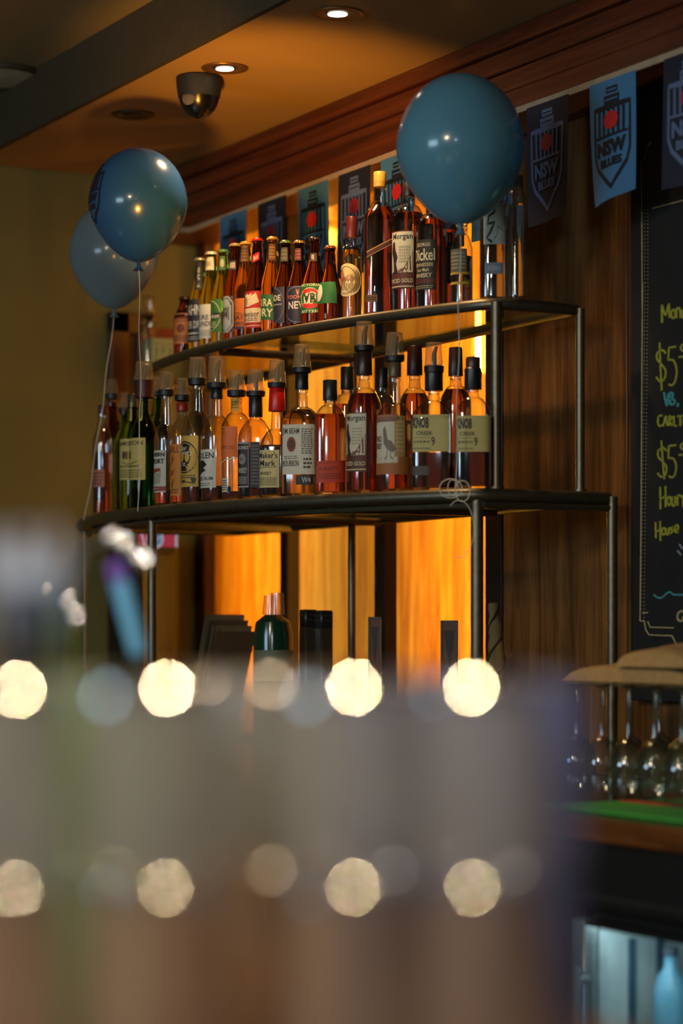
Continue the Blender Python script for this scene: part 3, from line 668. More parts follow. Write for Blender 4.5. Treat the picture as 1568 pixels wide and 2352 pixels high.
# lower shelf: left to right
def spirit(px, off, top, nb, sh, bh, liq, level, label, glass=None, nh=11.5, nh2=14, n=2.0, dr=1.0, yaw=0.0, rs=.6):
    return Bottle('spirit_bottle', label, px, off, 'L', top, nb, sh, nh, nh2, bh, glass or M_clear, liq, level, n=n, dr=dr, yaw=yaw, group=GL, round_sh=rs)
B = spirit(236, 0.035, 950, 985, 1020, 24, L_pink, 1040, 'pink liqueur bottle at the far left end of the lower shelf'); B.cap(930, 952, 11, (60, 30, 40))
B.label(240, 44, 1080, 1120, (150, 96, 80), [('fine', .1, .9, .1, .9, 4, (90, 40, 40))])
B = spirit(258, 0.075, 925, 965, 1010, 28, None, 0, 'dark wine-shouldered bottle with a clear cup, second from the left end', glass=G_dkbrown); B.pourer(872, 905, 918, 10, 15, 16)
B.label(262, 50, 1040, 1150, (52, 40, 38), [('fine', .1, .9, .1, .9, 9, (120, 96, 84))])
B = spirit(287, 0.10, 945, 985, 1020, 28, None, 0, 'dark bottle behind the two green whiskey bottles', glass=G_dkgreen); B.pourer(902, 938, 950, 9, 14, 15)
def jam(it=True): return [('t', 'JAMESON', .5, .13, .86, .13, (40, 36, 26)), ('d', .36, .4, .09, .1, (90, 50, 26)), ('r', .46, .54, .3, .5, (90, 50, 26)), ('l', [(.25, .56), (.5, .62), (.78, .56)], .02, (80, 70, 40)), ('t', 'IRISH WHISKEY', .5, .67, .7, .05, (60, 56, 34)), ('fine', .12, .9, .74, .95, 4, (110, 100, 56))]
B = spirit(305, 0.05, 935, 965, 1020, 30, None, 0, 'green whiskey bottle with a yellow label, left one of a pair', glass=G_dkgreen); B.cap(905, 940, 12, (40, 44, 26))
B.label(300, 9, 926, 968, (150, 140, 60), name='neck_seal'); B.label(318, 56, 1010, 1104, (190, 172, 92), jam())
B = spirit(331, 0.045, 912, 960, 1015, 34, None, 0, 'green whiskey bottle with a yellow label and a wide dark red collar', glass=G_dkgreen); B.pourer(832, 874, 915, 18, 22, 23, ring=(64, 22, 18))
B.label(322, 9, 922, 968, (150, 150, 60), name='neck_seal'); B.label(334, 88, 1008, 1104, (190, 172, 92), jam())
B = spirit(362, 0.12, 908, 950, 1000, 30, None, 0, 'dark bottle with a white script label behind the curved-neck bottle', glass=G_dkgreen); B.pourer(866, 900, 912, 12, 16, 17)
B.label(357, 62, 1042, 1126, (196, 190, 170), [('t', 'Canadian Club', .5, .3, .9, .14, (40, 36, 34)), ('r', 0, 1, .93, 1, (150, 70, 50)), ('fine', .1, .9, .5, .8, 3, (130, 126, 110))])
B = spirit(382, 0.045, 908, 975, 1010, 28, L_amber, 1128, 'clear bottle with a bulging neck and a white label with a drawing', rs=.8); B.pourer(855, 896, 910, 14, 18, 19)
B.label(381, 74, 1036, 1132, (200, 194, 176), [('t', 'SOUTHERN', .5, .1, .92, .1, (30, 28, 30)), ('t', 'COMFORT', .5, .26, .9, .12, (30, 28, 30)), ('g', [(.3, .45), (.8, .42), (.85, .5), (.4, .55)], (150, 60, 40)), ('g', [(.35, .58), (.85, .52), (.8, .8), (.4, .8)], (160, 156, 130)), ('r', 0, 1, .86, .97, (140, 60, 40)), ('fine', .2, .8, .88, .95, 1, (210, 200, 180))])
B = spirit(419, 0.05, 925, 965, 1005, 28, L_amber, 1020, 'bottle with an orange label of a flaming figure'); B.pourer(870, 908, 922, 12, 16, 18); B.cap(925, 945, 14, (150, 40, 24))
B.label(415, 66, 1022, 1140, (196, 122, 34), [('t', 'FIREBALL', .5, .1, .9, .13, (110, 50, 20)), ('l', [(.7, .25), (.55, .4), (.75, .5), (.5, .62), (.7, .7), (.6, .82)], .12, (150, 60, 20)), ('fine', .3, .9, .86, .96, 2, (120, 50, 20))])
B = spirit(453, 0.05, 885, 945, 1000, 37, L_dark, 1108, 'rum bottle with a gold label and a big black disc'); B.pourer(822, 870, 886, 17, 21, 22)
B.label(455, 74, 1003, 1120, (198, 160, 62), [('d', .5, .42, .48, .32, INK), ('o', .5, .42, .44, .29, .05, (198, 160, 62)), ('t', 'Jerry', .58, .34, .5, .12, (214, 200, 160)), ('t', 'Sailor', .42, .24, .4, .1, (214, 200, 160)), ('t', '92', .5, .56, .16, .07, (214, 200, 160)), ('fine', .1, .9, .76, .84, 2, (80, 66, 30)), ('l', [(.4, .92), (.6, .9), (.9, .94)], .02, (40, 36, 24)), ('g', [(.76, .82), (.94, .84), (.9, .92), (.8, .92)], (50, 50, 30)), ('t', 'RUM', .4, .88, .3, .05, (40, 36, 24))])
B = spirit(498, 0.055, 895, 955, 1005, 37, L_dark, 1118, 'rum bottle with a white label and a black brush blot'); B.pourer(820, 880, 893, 18, 21, 23); B.cap(893, 916, 14, (26, 24, 24))
B.label(496, 76, 1034, 1122, (204, 200, 186), [('t', 'STOLEN', .5, .16, .86, .16, (26, 24, 24)), ('g', [(.1, .3), (.55, .28), (.7, .4), (.55, .48), (.66, .55), (.3, .66), (.12, .6)], (30, 30, 30)), ('t', 'SPICED RUM', .5, .76, .8, .09, (40, 38, 36)), ('fine', .2, .8, .86, .96, 2, (120, 116, 106))])
B = spirit(543, 0.06, 915, 948, 985, 35, L_dark, 1130, 'bottle with an orange upright label and a yellow neck band', n=3); B.pourer(852, 898, 912, 16, 20, 22)
B.label(560, 60, 915, 946, (196, 150, 52), [('fine', .1, .9, .2, .8, 3, (120, 90, 30))], 'neck_label')
B.label(545, 46, 982, 1052, (206, 104, 42), [('t', 'SPICED', .5, .68, .8, .1, (140, 60, 30)), ('o', .2, .16, .12, .12, .3, (150, 70, 36)), ('l', [(0, 1.25), (.3, 1.1), (1, 1.02)], .04, (220, 190, 150))])
B.label(522, 17, 1100, 1132, (200, 194, 170), [('fine', .1, .9, .1, .9, 5, (80, 76, 66))], 'tag_label')
B = spirit(587, 0.06, 910, 962, 1010, 37, L_dark, 1030, 'square whiskey bottle with a black label and black neck', n=4.5, yaw=-.25); B.pourer(850, 900, 912, 17, 20, 22)
B.cap(900, 958, 16, (22, 22, 22), name='neck_wrap')
B.label(572, 34, 1018, 1122, (26, 28, 32), [('l', [(.06, .02), (.94, .02), (.94, .98), (.06, .98), (.06, .02)], .03, (150, 150, 146)), ('t', "JACK DANIEL'S", .5, .13, .84, .1, (190, 188, 180)), ('d', .5, .37, .26, .12, (120, 120, 116)), ('t', 'No.7', .5, .37, .3, .07, (20, 20, 20)), ('t', 'WHISKEY', .5, .62, .7, .12, (180, 178, 170)), ('fine', .15, .85, .75, .92, 4, (150, 150, 146))])
B.label(596, 22, 1018, 1122, (24, 26, 32), [('fine', .1, .9, .05, .95, 12, (96, 96, 96))], 'side_label')
B = spirit(636, 0.06, 930, 985, 1030, 38.5, L_dark, 1024, 'square whisky bottle with a cream label under a red wax neck', n=3.6, yaw=-.15); B.pourer(828, 880, 892, 16, 21, 22)
B.cap(886, 945, 17.5, (196, 18, 14), hw2=20, name='wax_seal')
B.label(641, 56, 1036, 1122, (200, 184, 122), [('t', "Maker's", .5, .14, .84, .16, INK), ('t', 'Mark', .5, .35, .7, .16, INK), ('l', [(.1, .47), (.9, .45)], .015, (60, 54, 40)), ('t', 'WHISKY', .42, .62, .5, .09, (50, 44, 32)), ('fine', .12, .9, .72, .95, 5, (110, 100, 66))])
B = spirit(693, 0.06, 893, 935, 975, 44, L_gold, 942, 'square bourbon bottle with a big white label and black neck collar', n=4.0, yaw=-.3); B.pourer(792, 845, 858, 16, 21, 22)
B.cap(858, 895, 15.5, (24, 22, 22), name='neck_wrap')
B.label(720, 76, 978, 1092, (208, 200, 176), [('t', 'JIM BEAM', .28, .15, .54, .15, (24, 22, 24)), ('d', .3, .4, .14, .15, (130, 50, 30)), ('d', .3, .4, .09, .1, (90, 30, 22)), ('t', 'BOURBON', .28, .78, .5, .12, (40, 36, 34)), ('fine', .08, .5, .62, .7, 2, (120, 112, 100)), ('fine', .62, .95, .08, .6, 12, (96, 92, 84)), ('fine', .68, .92, .66, .9, 3, (50, 48, 46))])
B.label(718, 40, 1094, 1116, (28, 26, 30), [('t', 'W4', .6, .5, .5, .6, (180, 176, 166))], 'foot_label')
B = spirit(758, 0.045, 915, 930, 965, 37, L_amber, 952, 'orange whiskey flask with a red label low on its body', n=3.0, dr=.8); B.cap(873, 920, 16.5, (26, 30, 28))
B.label(792, 70, 1060, 1110, (196, 62, 28), [('t', 'BULLEIT', .4, .35, .6, .14, (110, 30, 18)), ('fine', .1, .8, .55, .85, 3, (130, 36, 20)), ('l', [(0, .12), (1, .04)], .02, (140, 40, 20))], slant=3)
B = spirit(797, 0.21, 893, 905, 935, 34, L_amber, 930, 'amber bottle with a ridged black cap behind the rum bottle'); B.cap(843, 895, 15, (22, 22, 22), ridged=True)
B = spirit(836, 0.055, 862, 890, 940, 40, L_deep, 905, 'gold rum bottle on the lower shelf with a cream label of a standing figure', rs=.75); B.pourer(740, 795, 808, 17, 22, 23)
B.cap(808, 862, 18, (48, 26, 18), hw2=19, name='neck_wrap'); B.label(842, 66, 950, 1086, (92, 46, 28), captain())
B = spirit(878, 0.24, 890, 905, 930, 30, L_amber, 930, 'amber bottle with a plain black cap, hidden behind the turkey-labelled bottle'); B.cap(845, 892, 13, (22, 22, 22))
B = spirit(906, 0.06, 868, 925, 965, 42, L_amber, 968, 'bourbon bottle with a white label of a standing turkey'); B.pourer(765, 818, 832, 17, 22, 23)
B.cap(832, 866, 15, (88, 76, 48), name='neck_wrap')
B.label(942, 104, 1052, 1092, (160, 96, 44), name='foot_label')
B.label(930, 26, 958, 1052, (168, 136, 74), [('fine', .1, .9, .1, .9, 8, (190, 170, 120))], 'side_label')
B.label(914, 62, 955, 1066, (204, 196, 170), [('r', 0, 1, 0, .15, (130, 92, 66)), ('g', [(.42, .3), (.5, .24), (.55, .32), (.53, .5), (.75, .55), (.95, .72), (.8, .78), (.6, .72), (.45, .6)], (120, 108, 84)), ('l', [(.6, .72), (.58, .86), (.5, .92)], .03, (120, 108, 84)), ('l', [(.72, .74), (.72, .86), (.8, .92)], .03, (120, 108, 84)), ('t', 'WILD', .2, .5, .3, .12, (50, 44, 36)), ('t', 'TURKEY', .18, .65, .36, .12, (50, 44, 36))])
B = spirit(952, 0.20, 862, 890, 925, 34, L_amber, 905, 'amber bottle with a tall maroon cap left of the left square cream-labelled bourbon'); B.cap(795, 862, 16.5, (58, 26, 20), hw2=18, ridged=True)
B = spirit(1046, 0.20, 862, 885, 925, 36, L_amber, 895, 'amber bottle with a tall maroon cap between the two square cream-labelled bourbons'); B.cap(798, 864, 15.5, (58, 28, 22), hw2=17)
def knob(): return [('t', 'KNOB', .24, .22, .44, .3, (36, 32, 26)), ('t', 'CREEK', .34, .5, .44, .11, (36, 32, 26)), ('l', [(.06, .62), (.5, .62)], .012, (90, 82, 52)), ('t', '9', .57, .72, .1, .24, (40, 36, 28)), ('fine', .06, .48, .68, .78, 1, (110, 100, 60)), ('fine', .04, .5, .88, .94, 1, (110, 100, 60))]
B = spirit(996, 0.06, 895, 920, 962, 52, L_dark, 1042, 'square bourbon bottle with a wide cream label and a clear cup', n=4.0, yaw=-.1, dr=.7); B.pourer(788, 842, 858, 17, 21, 23)
B.cap(856, 898, 21, (24, 24, 24), name='neck_wrap'); B.label(1031, 86, 955, 1040, (186, 172, 104), knob()); B.label(985, 42, 1072, 1094, (62, 52, 48), [('fine', .1, .9, .1, .9, 3, (90, 80, 70))], 'foot_label')
B = spirit(1086, 0.055, 890, 912, 950, 41, L_dark, 958, 'square bourbon bottle with a wide cream label and black stopper beside the rack post', n=4.0, dr=.75); B.cap(845, 895, 20, (26, 24, 23)); B.cap(820, 846, 17, (66, 42, 26), name='stopper')
B.label(1124, 80, 957, 1040, (186, 172, 104), knob())

# ------------------------------------------------------------------ bunting
FLY = 2.836
SKY = (62, 116, 160); NAVY = (22, 26, 44)
tp = [(-6.62, 2.44), (-6.3, 2.392), (-5.6, 2.398), (-5.0, 2.402), (-4.4, 2.398), (-3.9, 2.400), (-3.4, 2.40)]
b = MB()
for (xa, za), (xb_, zb) in zip(tp, tp[1:]):
    b.add([(xa, FLY-.002, za-.007), (xb_, FLY-.002, zb-.007), (xb_, FLY-.002, zb+.007), (xa, FLY-.002, za+.007), (xa, FLY+.001, za-.007), (xb_, FLY+.001, zb-.007), (xb_, FLY+.001, zb+.007), (xa, FLY+.001, za+.007)],
          [(0, 1, 2, 3), (7, 6, 5, 4), (0, 4, 5, 1), (3, 2, 6, 7)], M_tape)
bunting = thing('bunting', 'strip of sky blue and navy shield flags hung under the timber fascia', 'bunting', (-6.6, FLY, 2.39))
def loc_(mb): mb.v = [(x+6.6, y-FLY, z-2.39) for x, y, z in mb.v]; return mb
loc_(b).build('tape', bunting, smooth=False)
def shield(ink, red, lite):
    it = [('r', .37, .62, .06, .115, ink), ('r', .33, .66, .13, .2, ink), ('l', [(.36, .165), (.63, .165)], .012, lite), ('l', [(.39, .09), (.6, .09)], .012, lite)]
    it += [('l', [(.5, .225), (.12, .225), (.12, .62), (.18, .72), (.5, .9), (.82, .72), (.88, .62), (.88, .225), (.5, .225)], .045, ink)]
    for i in range(6): it.append(('r', .21+.105*i, .255+.105*i, .25, .46, ink))
    it += [('d', .5, .34, .15, .075, red), ('r', .16, .84, .455, .475, ink), ('t', 'NSW', .5, .565, .62, .13, ink), ('t', 'BLUES', .5, .69, .46, .075, ink)]
    return it
flags = [(-3.985, 1, 0.0), (-4.252, 0, 1.0), (-4.500, 1, .3), (-4.725, 0, 0), (-4.945, 1, 0), (-5.165, 0, .1), (-5.385, 1, .15), (-5.61, 0, 0), (-5.85, 1, 0), (-6.09, 0, .1)]
for x0, dk, curl in flags:
    Wd, Hd = 0.168, 0.262
    def surf(u, v, lev, x0=x0, curl=curl):
        v_ = v*Hd; wv = 0.006*math.sin(u*5+x0*9)*v
        x = x0+Wd*u+curl*0.035*v*v; y = FLY-0.004-wv-curl*0.03*v*v*(0.4+u*0.6)-0.0005*lev
        return (x, y, 2.394-v_+curl*.012*v*u)
    b = MB(); m = plain('flag_navy' if dk else 'flag_sky', NAVY if dk else SKY, 0.65, var=.05)
    nx, ny = 10, 12
    for lv, fl in ((0, False), (-1.0, True)):
        vs = [surf(i/nx, j/ny, lv) for j in range(ny+1) for i in range(nx+1)]
        fs = [(j*(nx+1)+i, (j+1)*(nx+1)+i, (j+1)*(nx+1)+i+1, j*(nx+1)+i+1) for j in range(ny) for i in range(nx)]
        b.add(vs, [f[::-1] for f in fs] if fl else fs, m)
    o = loc_(b).build('flag', bunting)
    o['label'] = 'navy flag with pale shield print' if dk else 'sky blue flag with dark shield print'
    b = MB(); decal(b, shield((86, 104, 140) if dk else (16, 20, 34), (150, 30, 40) if dk else (190, 34, 40), NAVY if dk else SKY), surf); loc_(b).build('print', o, smooth=False)

# ------------------------------------------------------------------ chalkboard (strokes traced in the frame of a close-up, then laid on the board's plane)
BY = 2.965
bx0 = on_plane(1447, BY)
b = MB(); b.box((0, 0, 0), (1.3, 0.03, 1.42), M_board, 0.003)
cb = thing('chalkboard', 'tall black menu chalkboard with yellow prices, at the right edge', 'chalkboard', (bx0, BY, 1.10)); b.build('board', cb)
def zq(x, y): 
    p = PW(1300+x/2.585, 650+y/2.585, BY); return p.x-bx0, p.z-1.10
def z5(x, y):
    p = PW(1100+x/3.35, 80+y/3.35, BY); return p.x-bx0, p.z-1.10
def stroke(mb, pts, wd, m, cv=zq):
    q = [cv(*p) for p in pts]
    out = []
    for i in range(len(q)-1):
        p0, p1, p2, p3 = q[max(0, i-1)], q[i], q[i+1], q[min(len(q)-1, i+2)]
        for k in range(4):
            t = k/4; f = lambda a, b_, c, d: .5*((2*b_)+(-a+c)*t+(2*a-5*b_+4*c-d)*t*t+(-a+3*b_-3*c+d)*t**3)
            out.append((f(p0[0], p1[0], p2[0], p3[0]), f(p0[1], p1[1], p2[1], p3[1])))
    out.append(q[-1])
    mb.tube([(x, -0.0006, z) for x, z in out], wd, m, 6)
CH_Y = plain('yellow_chalk', (158, 158, 50), 0.9, var=.3, scale=200); CH_T = plain('teal_chalk', (70, 150, 156), 0.9, var=.3, scale=200)
CH_W = plain('cream_chalk', (176, 160, 112), 0.9, var=.3, scale=200)
def glyphs(name, m, wd, strokes):
    b = MB()
    for s_ in strokes: stroke(b, s_, wd, m)
    b.build(name, cb)
def ell(cx, cyy, rx, ry): return [(cx+rx*math.cos(2*PI*i/8), cyy+ry*math.sin(2*PI*i/8)) for i in range(9)]
glyphs('chalk_word', CH_Y, .0030, [[(572, 238), (570, 128)], [(570, 130), (592, 190), (612, 122)], [(612, 122), (617, 208)], ell(638, 185, 13, 24), [(657, 210), (657, 160), (668, 150), (680, 165), (681, 208)], ell(704, 185, 14, 24)])
glyphs('chalk_price', CH_Y, .0026, [[(594, 420), (575, 400), (546, 412), (541, 450), (568, 485), (592, 520), (586, 568), (560, 585), (537, 560)], [(557, 355), (562, 500), (570, 640)], [(655, 378), (612, 385)], [(612, 385), (608, 458)], [(608, 458), (640, 462), (658, 515), (650, 580), (630, 608), (612, 602)], [(712, 372), (693, 365), (682, 385), (694, 404), (712, 395), (712, 372)], [(672, 440), (730, 436)]])
glyphs('chalk_word', CH_T, .0030, [[(583, 650), (600, 728), (610, 655)], [(620, 722), (618, 652)], [(618, 652), (636, 658), (632, 682), (620, 686)], [(620, 686), (646, 698), (642, 718), (620, 722)], [(668, 712), (664, 735)]])
glyphs('chalk_word', CH_Y, .0026, [[(574, 788), (552, 792), (547, 828), (556, 850), (574, 842)], [(578, 850), (592, 788)], [(592, 788), (605, 850)], [(584, 828), (600, 828)], [(613, 850), (613, 790)], [(613, 790), (630, 800), (615, 820)], [(615, 820), (632, 850)], [(641, 788), (642, 848)], [(642, 848), (660, 848)], [(664, 792), (694, 790)], [(679, 790), (680, 850)], ell(712, 820, 13, 30)])
glyphs('chalk_price', CH_Y, .0026, [[(598, 1000), (580, 980), (552, 992), (548, 1030), (575, 1062), (598, 1095), (590, 1140), (566, 1152), (545, 1130)], [(567, 935), (575, 1050), (585, 1166)], [(655, 963), (612, 968)], [(612, 968), (608, 1040)], [(608, 1040), (640, 1045), (656, 1092), (645, 1142), (628, 1155), (612, 1146)], [(712, 960), (693, 953), (682, 972), (694, 990), (712, 982), (712, 960)], [(672, 1022), (730, 1018)]])
glyphs('chalk_word', CH_Y, .0026, [[(560, 1210), (562, 1345)], [(592, 1205), (592, 1332)], [(560, 1285), (592, 1265)], ell(612, 1295, 11, 25), [(630, 1268), (632, 1318), (648, 1318), (650, 1265)], [(664, 1322), (664, 1268), (676, 1260), (688, 1275)], [(696, 1330), (696, 1260)]])
glyphs('chalk_word', CH_Y, .0026, [[(533, 1420), (535, 1515)], [(560, 1413), (562, 1532)], [(533, 1480), (560, 1465)], ell(581, 1475, 11, 20), [(596, 1455), (598, 1490), (610, 1490), (614, 1450)], [(636, 1448), (624, 1458), (634, 1472), (622, 1488)], [(648, 1468), (668, 1460), (662, 1438), (650, 1445), (648, 1475), (668, 1482)]])
glyphs('chalk_flourish', CH_T, .0022, [[(522, 1852), (545, 1868), (570, 1868), (600, 1842), (620, 1836), (640, 1850), (700, 1852)]])
glyphs('chalk_flourish', plain('blue_chalk', (130, 150, 170), .9), .0022, [[(662, 1590), (684, 1616)], [(674, 1552), (692, 1580)]])
glyphs('chalk_word', CH_W, .0026, [[(695, 1948), (672, 1955), (662, 1985), (676, 2008), (694, 2000), (696, 1980)]])
glyphs('chalk_border', CH_W, .0016, [[(455, 0), (450, 700), (446, 1400), (440, 1990)], [(440, 1990), (441, 2006), (465, 2006)], [(465, 2006), (475, 2060), (495, 2090)], [(495, 2090), (630, 2095)], [(630, 2095), (655, 2145), (700, 2230)], [(455, 1958), (486, 1958)], [(486, 2010), (500, 2044)], [(500, 2044), (640, 2048)]])
b = MB()
for s_ in ([(1325, 825), (1295, 870), (1275, 955)], [(1275, 960), (1250, 968)], [(1250, 968), (1254, 1500), (1256, 2100)], [(1335, 1335), (1568, 1275)], [(1460, 450), (1600, 455)]): stroke(b, s_, .0014, CH_W, z5)
b.build('chalk_border', cb)
b = MB()
for col, y0, y1, cv in ((470, 0, 1950, 0), (487, 0, 1950, 0), (488, 1965, 2010, 0), (1275, 1010, 1910, 1), (1300, 1010, 1910, 1)):
    y = y0
    while y < y1:
        X = col-(y*0.012 if not cv else 0)
        p = zq(X, y) if not cv else z5(X, y)
        rr = .0015; b.add([(p[0]+rr*math.cos(2*PI*i/6), -.0009, p[1]+rr*math.sin(2*PI*i/6)) for i in range(6)], [(0, 1, 2, 3, 4, 5)], CH_W); y += 22 if not cv else 28
tag(b.build('chalk_dots', cb, smooth=False), kind='stuff')

# ------------------------------------------------------------------ balloons
def balloon(label, px, D, pyt, pyb, wpx, mat, tie, kink, logo=False):
    k = D/FPX; h = (pyb-pyt)*k; r = wpx*k/2; c = P(px, D, pyb)
    t = thing('balloon', label, 'balloon', c, math.atan2(-c.x/c.length, c.y/c.length), None)
    cc = Vector((-c.x, -c.y)).normalized(); t.rotation_euler = (0, 0, math.atan2(cc.x, -cc.y))
    n = 22; pr = []
    for i in range(n+1):
        a = PI*i/n; z = -math.cos(a); rr = math.sin(a)
        if z < 0: rr = rr*(1-0.13*z*z*(1)) ; rr = rr if z > -.97 else rr
        pr.append((max(.0008, r*rr*(1-0.10*max(0, -z))), h/2+z*h/2))
    b = MB(); b.lathe(pr, mat, 48); body = b.build('skin', t, ang=3)
    b = MB(); b.lathe([(.013, -.020), (.010, -.017), (.0045, -.010), (.004, -.004), (.010, .004)], mat, 16); b.build('knot', t)
    b = MB()
    e = Vector(tie)-c; cs, sn = math.cos(-t.rotation_euler.z), math.sin(-t.rotation_euler.z)
    e = Vector((e.x*cs-e.y*sn, e.x*sn+e.y*cs, e.z))
    pts = []
    for i in range(17):
        u = i/16; pts.append((e.x*u+kink*math.sin(u*PI)+.002*math.sin(u*17), e.y*u, -.008+(e.z+.008)*u))
    b.tube(pts, .0011, M_string, 6); b.build('string', t)
    if logo:
        def mp(u, v, lev):
            phi = math.radians(-104+60*u); z = h*(.88-.62*v)
            for (r0, z0), (r1, z1) in zip(pr, pr[1:]):
                if z0 <= z <= z1: rr = r0+(r1-r0)*(z-z0)/(z1-z0)
            rr += .0014+.0002*lev
            return (rr*math.sin(phi), -rr*math.cos(phi), z)
        b = MB(); decal(b, shield((14, 20, 38), (60, 20, 40), (40, 90, 130)), mp); b.build('print', body, smooth=False)
    return t
LB = latex('blue_latex', (104, 164, 192), .12); LB2 = latex('deep_blue_latex', (48, 98, 152), .16); LB3 = latex('pale_blue_latex', (130, 156, 176), .5)
tq = on_shelf(1047, -0.016, yl)[0]; tie1 = (tq.x, tq.y, ZL-.012)
balloon('big sky blue balloon in front of the upper shelf at right', 1057, 4.93, 170, 516, 296, LB, tie1, 0.0)
tq = on_shelf(318, -0.016, yl)[0]; tie2 = (tq.x, tq.y, ZL-.012)
balloon('blue balloon with shield print, upper one of the left pair', 318, 5.72, 340, 602, 226, LB2, tie2, 0.004, True)
tq = on_shelf(194, -0.016, yl)[0]; tie3 = (tq.x, tq.y, ZL-.012)
balloon('paler blue balloon tucked behind the upper left one', 262, 6.05, 462, 710, 206, LB3, tie3, 0.004)
# the loops of spare string at the right tie
t = thing('string_loops', 'curled loops of white string tied round the lower rim at right', 'string', tie1)
b = MB(); cc = Vector(tie1)
def lp(cx, cyy, rx, ry, a0=0, a1=2*PI, dd=0):
    return [P(cx+rx*math.cos(a), 4.955+dd, cyy-ry*math.sin(a))-cc for a in [a0+(a1-a0)*i/20 for i in range(21)]]
b.tube(lp(1035, 1122, 26, 22), .0011, M_string, 6); b.tube(lp(1062, 1128, 17, 24), .0011, M_string, 6); b.tube(lp(1040, 1120, 12, 18), .0009, M_string, 6)
b.tube(lp(1054, 1215, 34, 66, 2.2, -1.9), .0009, M_string, 6); b.build('loop', t)
t = thing('string_knot', 'small knot of string tied round the lower rim at left', 'string', tie2)
b = MB(); cc = Vector(tie2); b.tube([P(x, 5.84, y)-cc for x, y in ((330, 1166), (318, 1168), (312, 1178), (313, 1192))], .0013, M_string, 6); b.build('loop', t)

# ------------------------------------------------------------------ back counter, mats, glasses, fridge
M_cwood = wood('counter_timber', (60, 30, 12), (104, 58, 26), (140, 86, 42), (0.6, 9, 9), 2, 0.25)
ct = thing('back_counter', 'timber-edged black back bar counter under the rack', 'counter', (-4.8, 2.65, 0))
b = MB(); b.box((-1.5, -.33, .90), (2.6, .34, CT), plain('counter_laminate', (44, 30, 22), .22), .003); b.build('worktop', ct)
b = MB(); b.box((-1.5, -.36, .892), (2.6, -.332, CT+.001), M_cwood, .004); b.build('front_edge', ct)
b = MB(); b.box((-1.45, -.30, .0), (-.02, .3, .898), M_black, .003); b.build('carcass', ct)
b = MB(); b.box((-.02, -.335, .775), (2.55, .3, .89), M_black, .003); b.build('apron', ct)
b = MB(); b.box((-.02, -.339, .79), (2.55, -.335, .80), plain('dull_metal', (60, 58, 54), .4, .6)); b.build('rail', ct)
# display fridge built under the counter
fx0 = on_plane(1303, 2.31)
fr = thing('bar_fridge', 'glass-door bar fridge with cool white light under the counter', 'fridge', (fx0, 2.32, 0.05))
FW = 1.25
al = plain('pale_aluminium', (150, 160, 165), .35, .5)
b = MB(); b.box((0, .03, 0), (FW, .5, .03), M_black); b.box((0, .03, .69), (FW, .5, .72), M_black); b.box((0, .47, 0), (FW, .5, .72), plain('fridge_liner', (190, 205, 212), .5)); b.box((0, .03, 0), (.02, .5, .72), M_black); b.box((FW-.02, .03, 0), (FW, .5, .72), M_black); b.build('cabinet', fr)
b = MB(); lm = plain('fridge_liner', (190, 205, 212), .5); b.box((.0205, .04, .03), (.024, .47, .69), lm); b.box((FW-.024, .04, .03), (FW-.0205, .47, .69), lm); b.box((.024, .04, .03), (FW-.024, .47, .034), lm); b.build('liner', fr)
b = MB()
for yy in (.10, .16, .26, .38): b.box((.0245, yy, .05), (.032, yy+.012, .66), plain('liner_rail', (60, 90, 110), .4))
b.build('shelf_rail', fr)
b = MB(); b.box((.045, .035, .684), (FW-.02, .05, .6895), emit('fridge_tube', (.70, .90, 1.0), 26)); b.build('light_tube', fr)
for z in (.22, .45):
    b = MB()
    for i in range(16): b.box((.02, .07+i*.025, z), (FW-.02, .074+i*.025, z+.004), al)
    b.build('wire_shelf', fr, smooth=False)
for x in (0.0, 0.625):
    b = MB(); 
    for a, c in (((x+.002, 0, .0), (x+.04, .028, .70)), ((x+.585, 0, .0), (x+.623, .028, .70)), ((x+.04, 0, .0), (x+.585, .028, .04))): b.box(a, c, al, .003)
    b.box((x+.04, .002, .69), (x+.585, .028, .70), M_black)
    o = b.build('door', fr)
    b = MB(); b.box((x+.04, .010, .04), (x+.585, .016, .69), M_shelf); b.build('pane', o)
    b = MB(); b.tube([(x+.05, -.02, .2), (x+.05, -.02, .62)], .007, al, 10); b.tube([(x+.05, -.02, .22), (x+.05, .004, .22)], .005, al, 8); b.tube([(x+.05, -.02, .6), (x+.05, .004, .6)], .005, al, 8); b.build('handle', o)
cols = [('pale blue', (110, 170, 205)), ('green', (60, 110, 80)), ('clear white', (190, 200, 205)), ('cream', (190, 176, 130)), ('teal', (50, 110, 120)), ('silver', (150, 160, 170)), ('dark blue', (40, 60, 110)), ('yellow', (180, 160, 70)), ('pink', (190, 120, 130)), ('grey', (110, 115, 120))]
ords = ['beside the left door post', 'next in from the left', 'third along', 'fourth along', 'fifth along', 'sixth along', 'seventh along', 'eighth along', 'ninth along', 'at the right end']
for i, (cn, cr) in enumerate(cols):
    t = thing('drink_bottle', '%s drink bottle inside the lit bar fridge, %s' % (cn, ords[i]), 'bottle', (fx0+.11+.105*i, 2.32+.13+.03*(i % 2), .05+.454), 0, 'drink bottles in the bar fridge')
    b = MB(); b.lathe([(.028, 0), (.030, .004), (.030, .12), (.024, .145), (.012, .165), (.011, .185)], plain('drink_%s' % cn, cr, .25), 18); b.build('body', t)
    b = MB(); b.lathe([(.0135, .184), (.0135, .197), (.012, .199)], paper((60, 70, 90)), 14); b.build('cap', t)
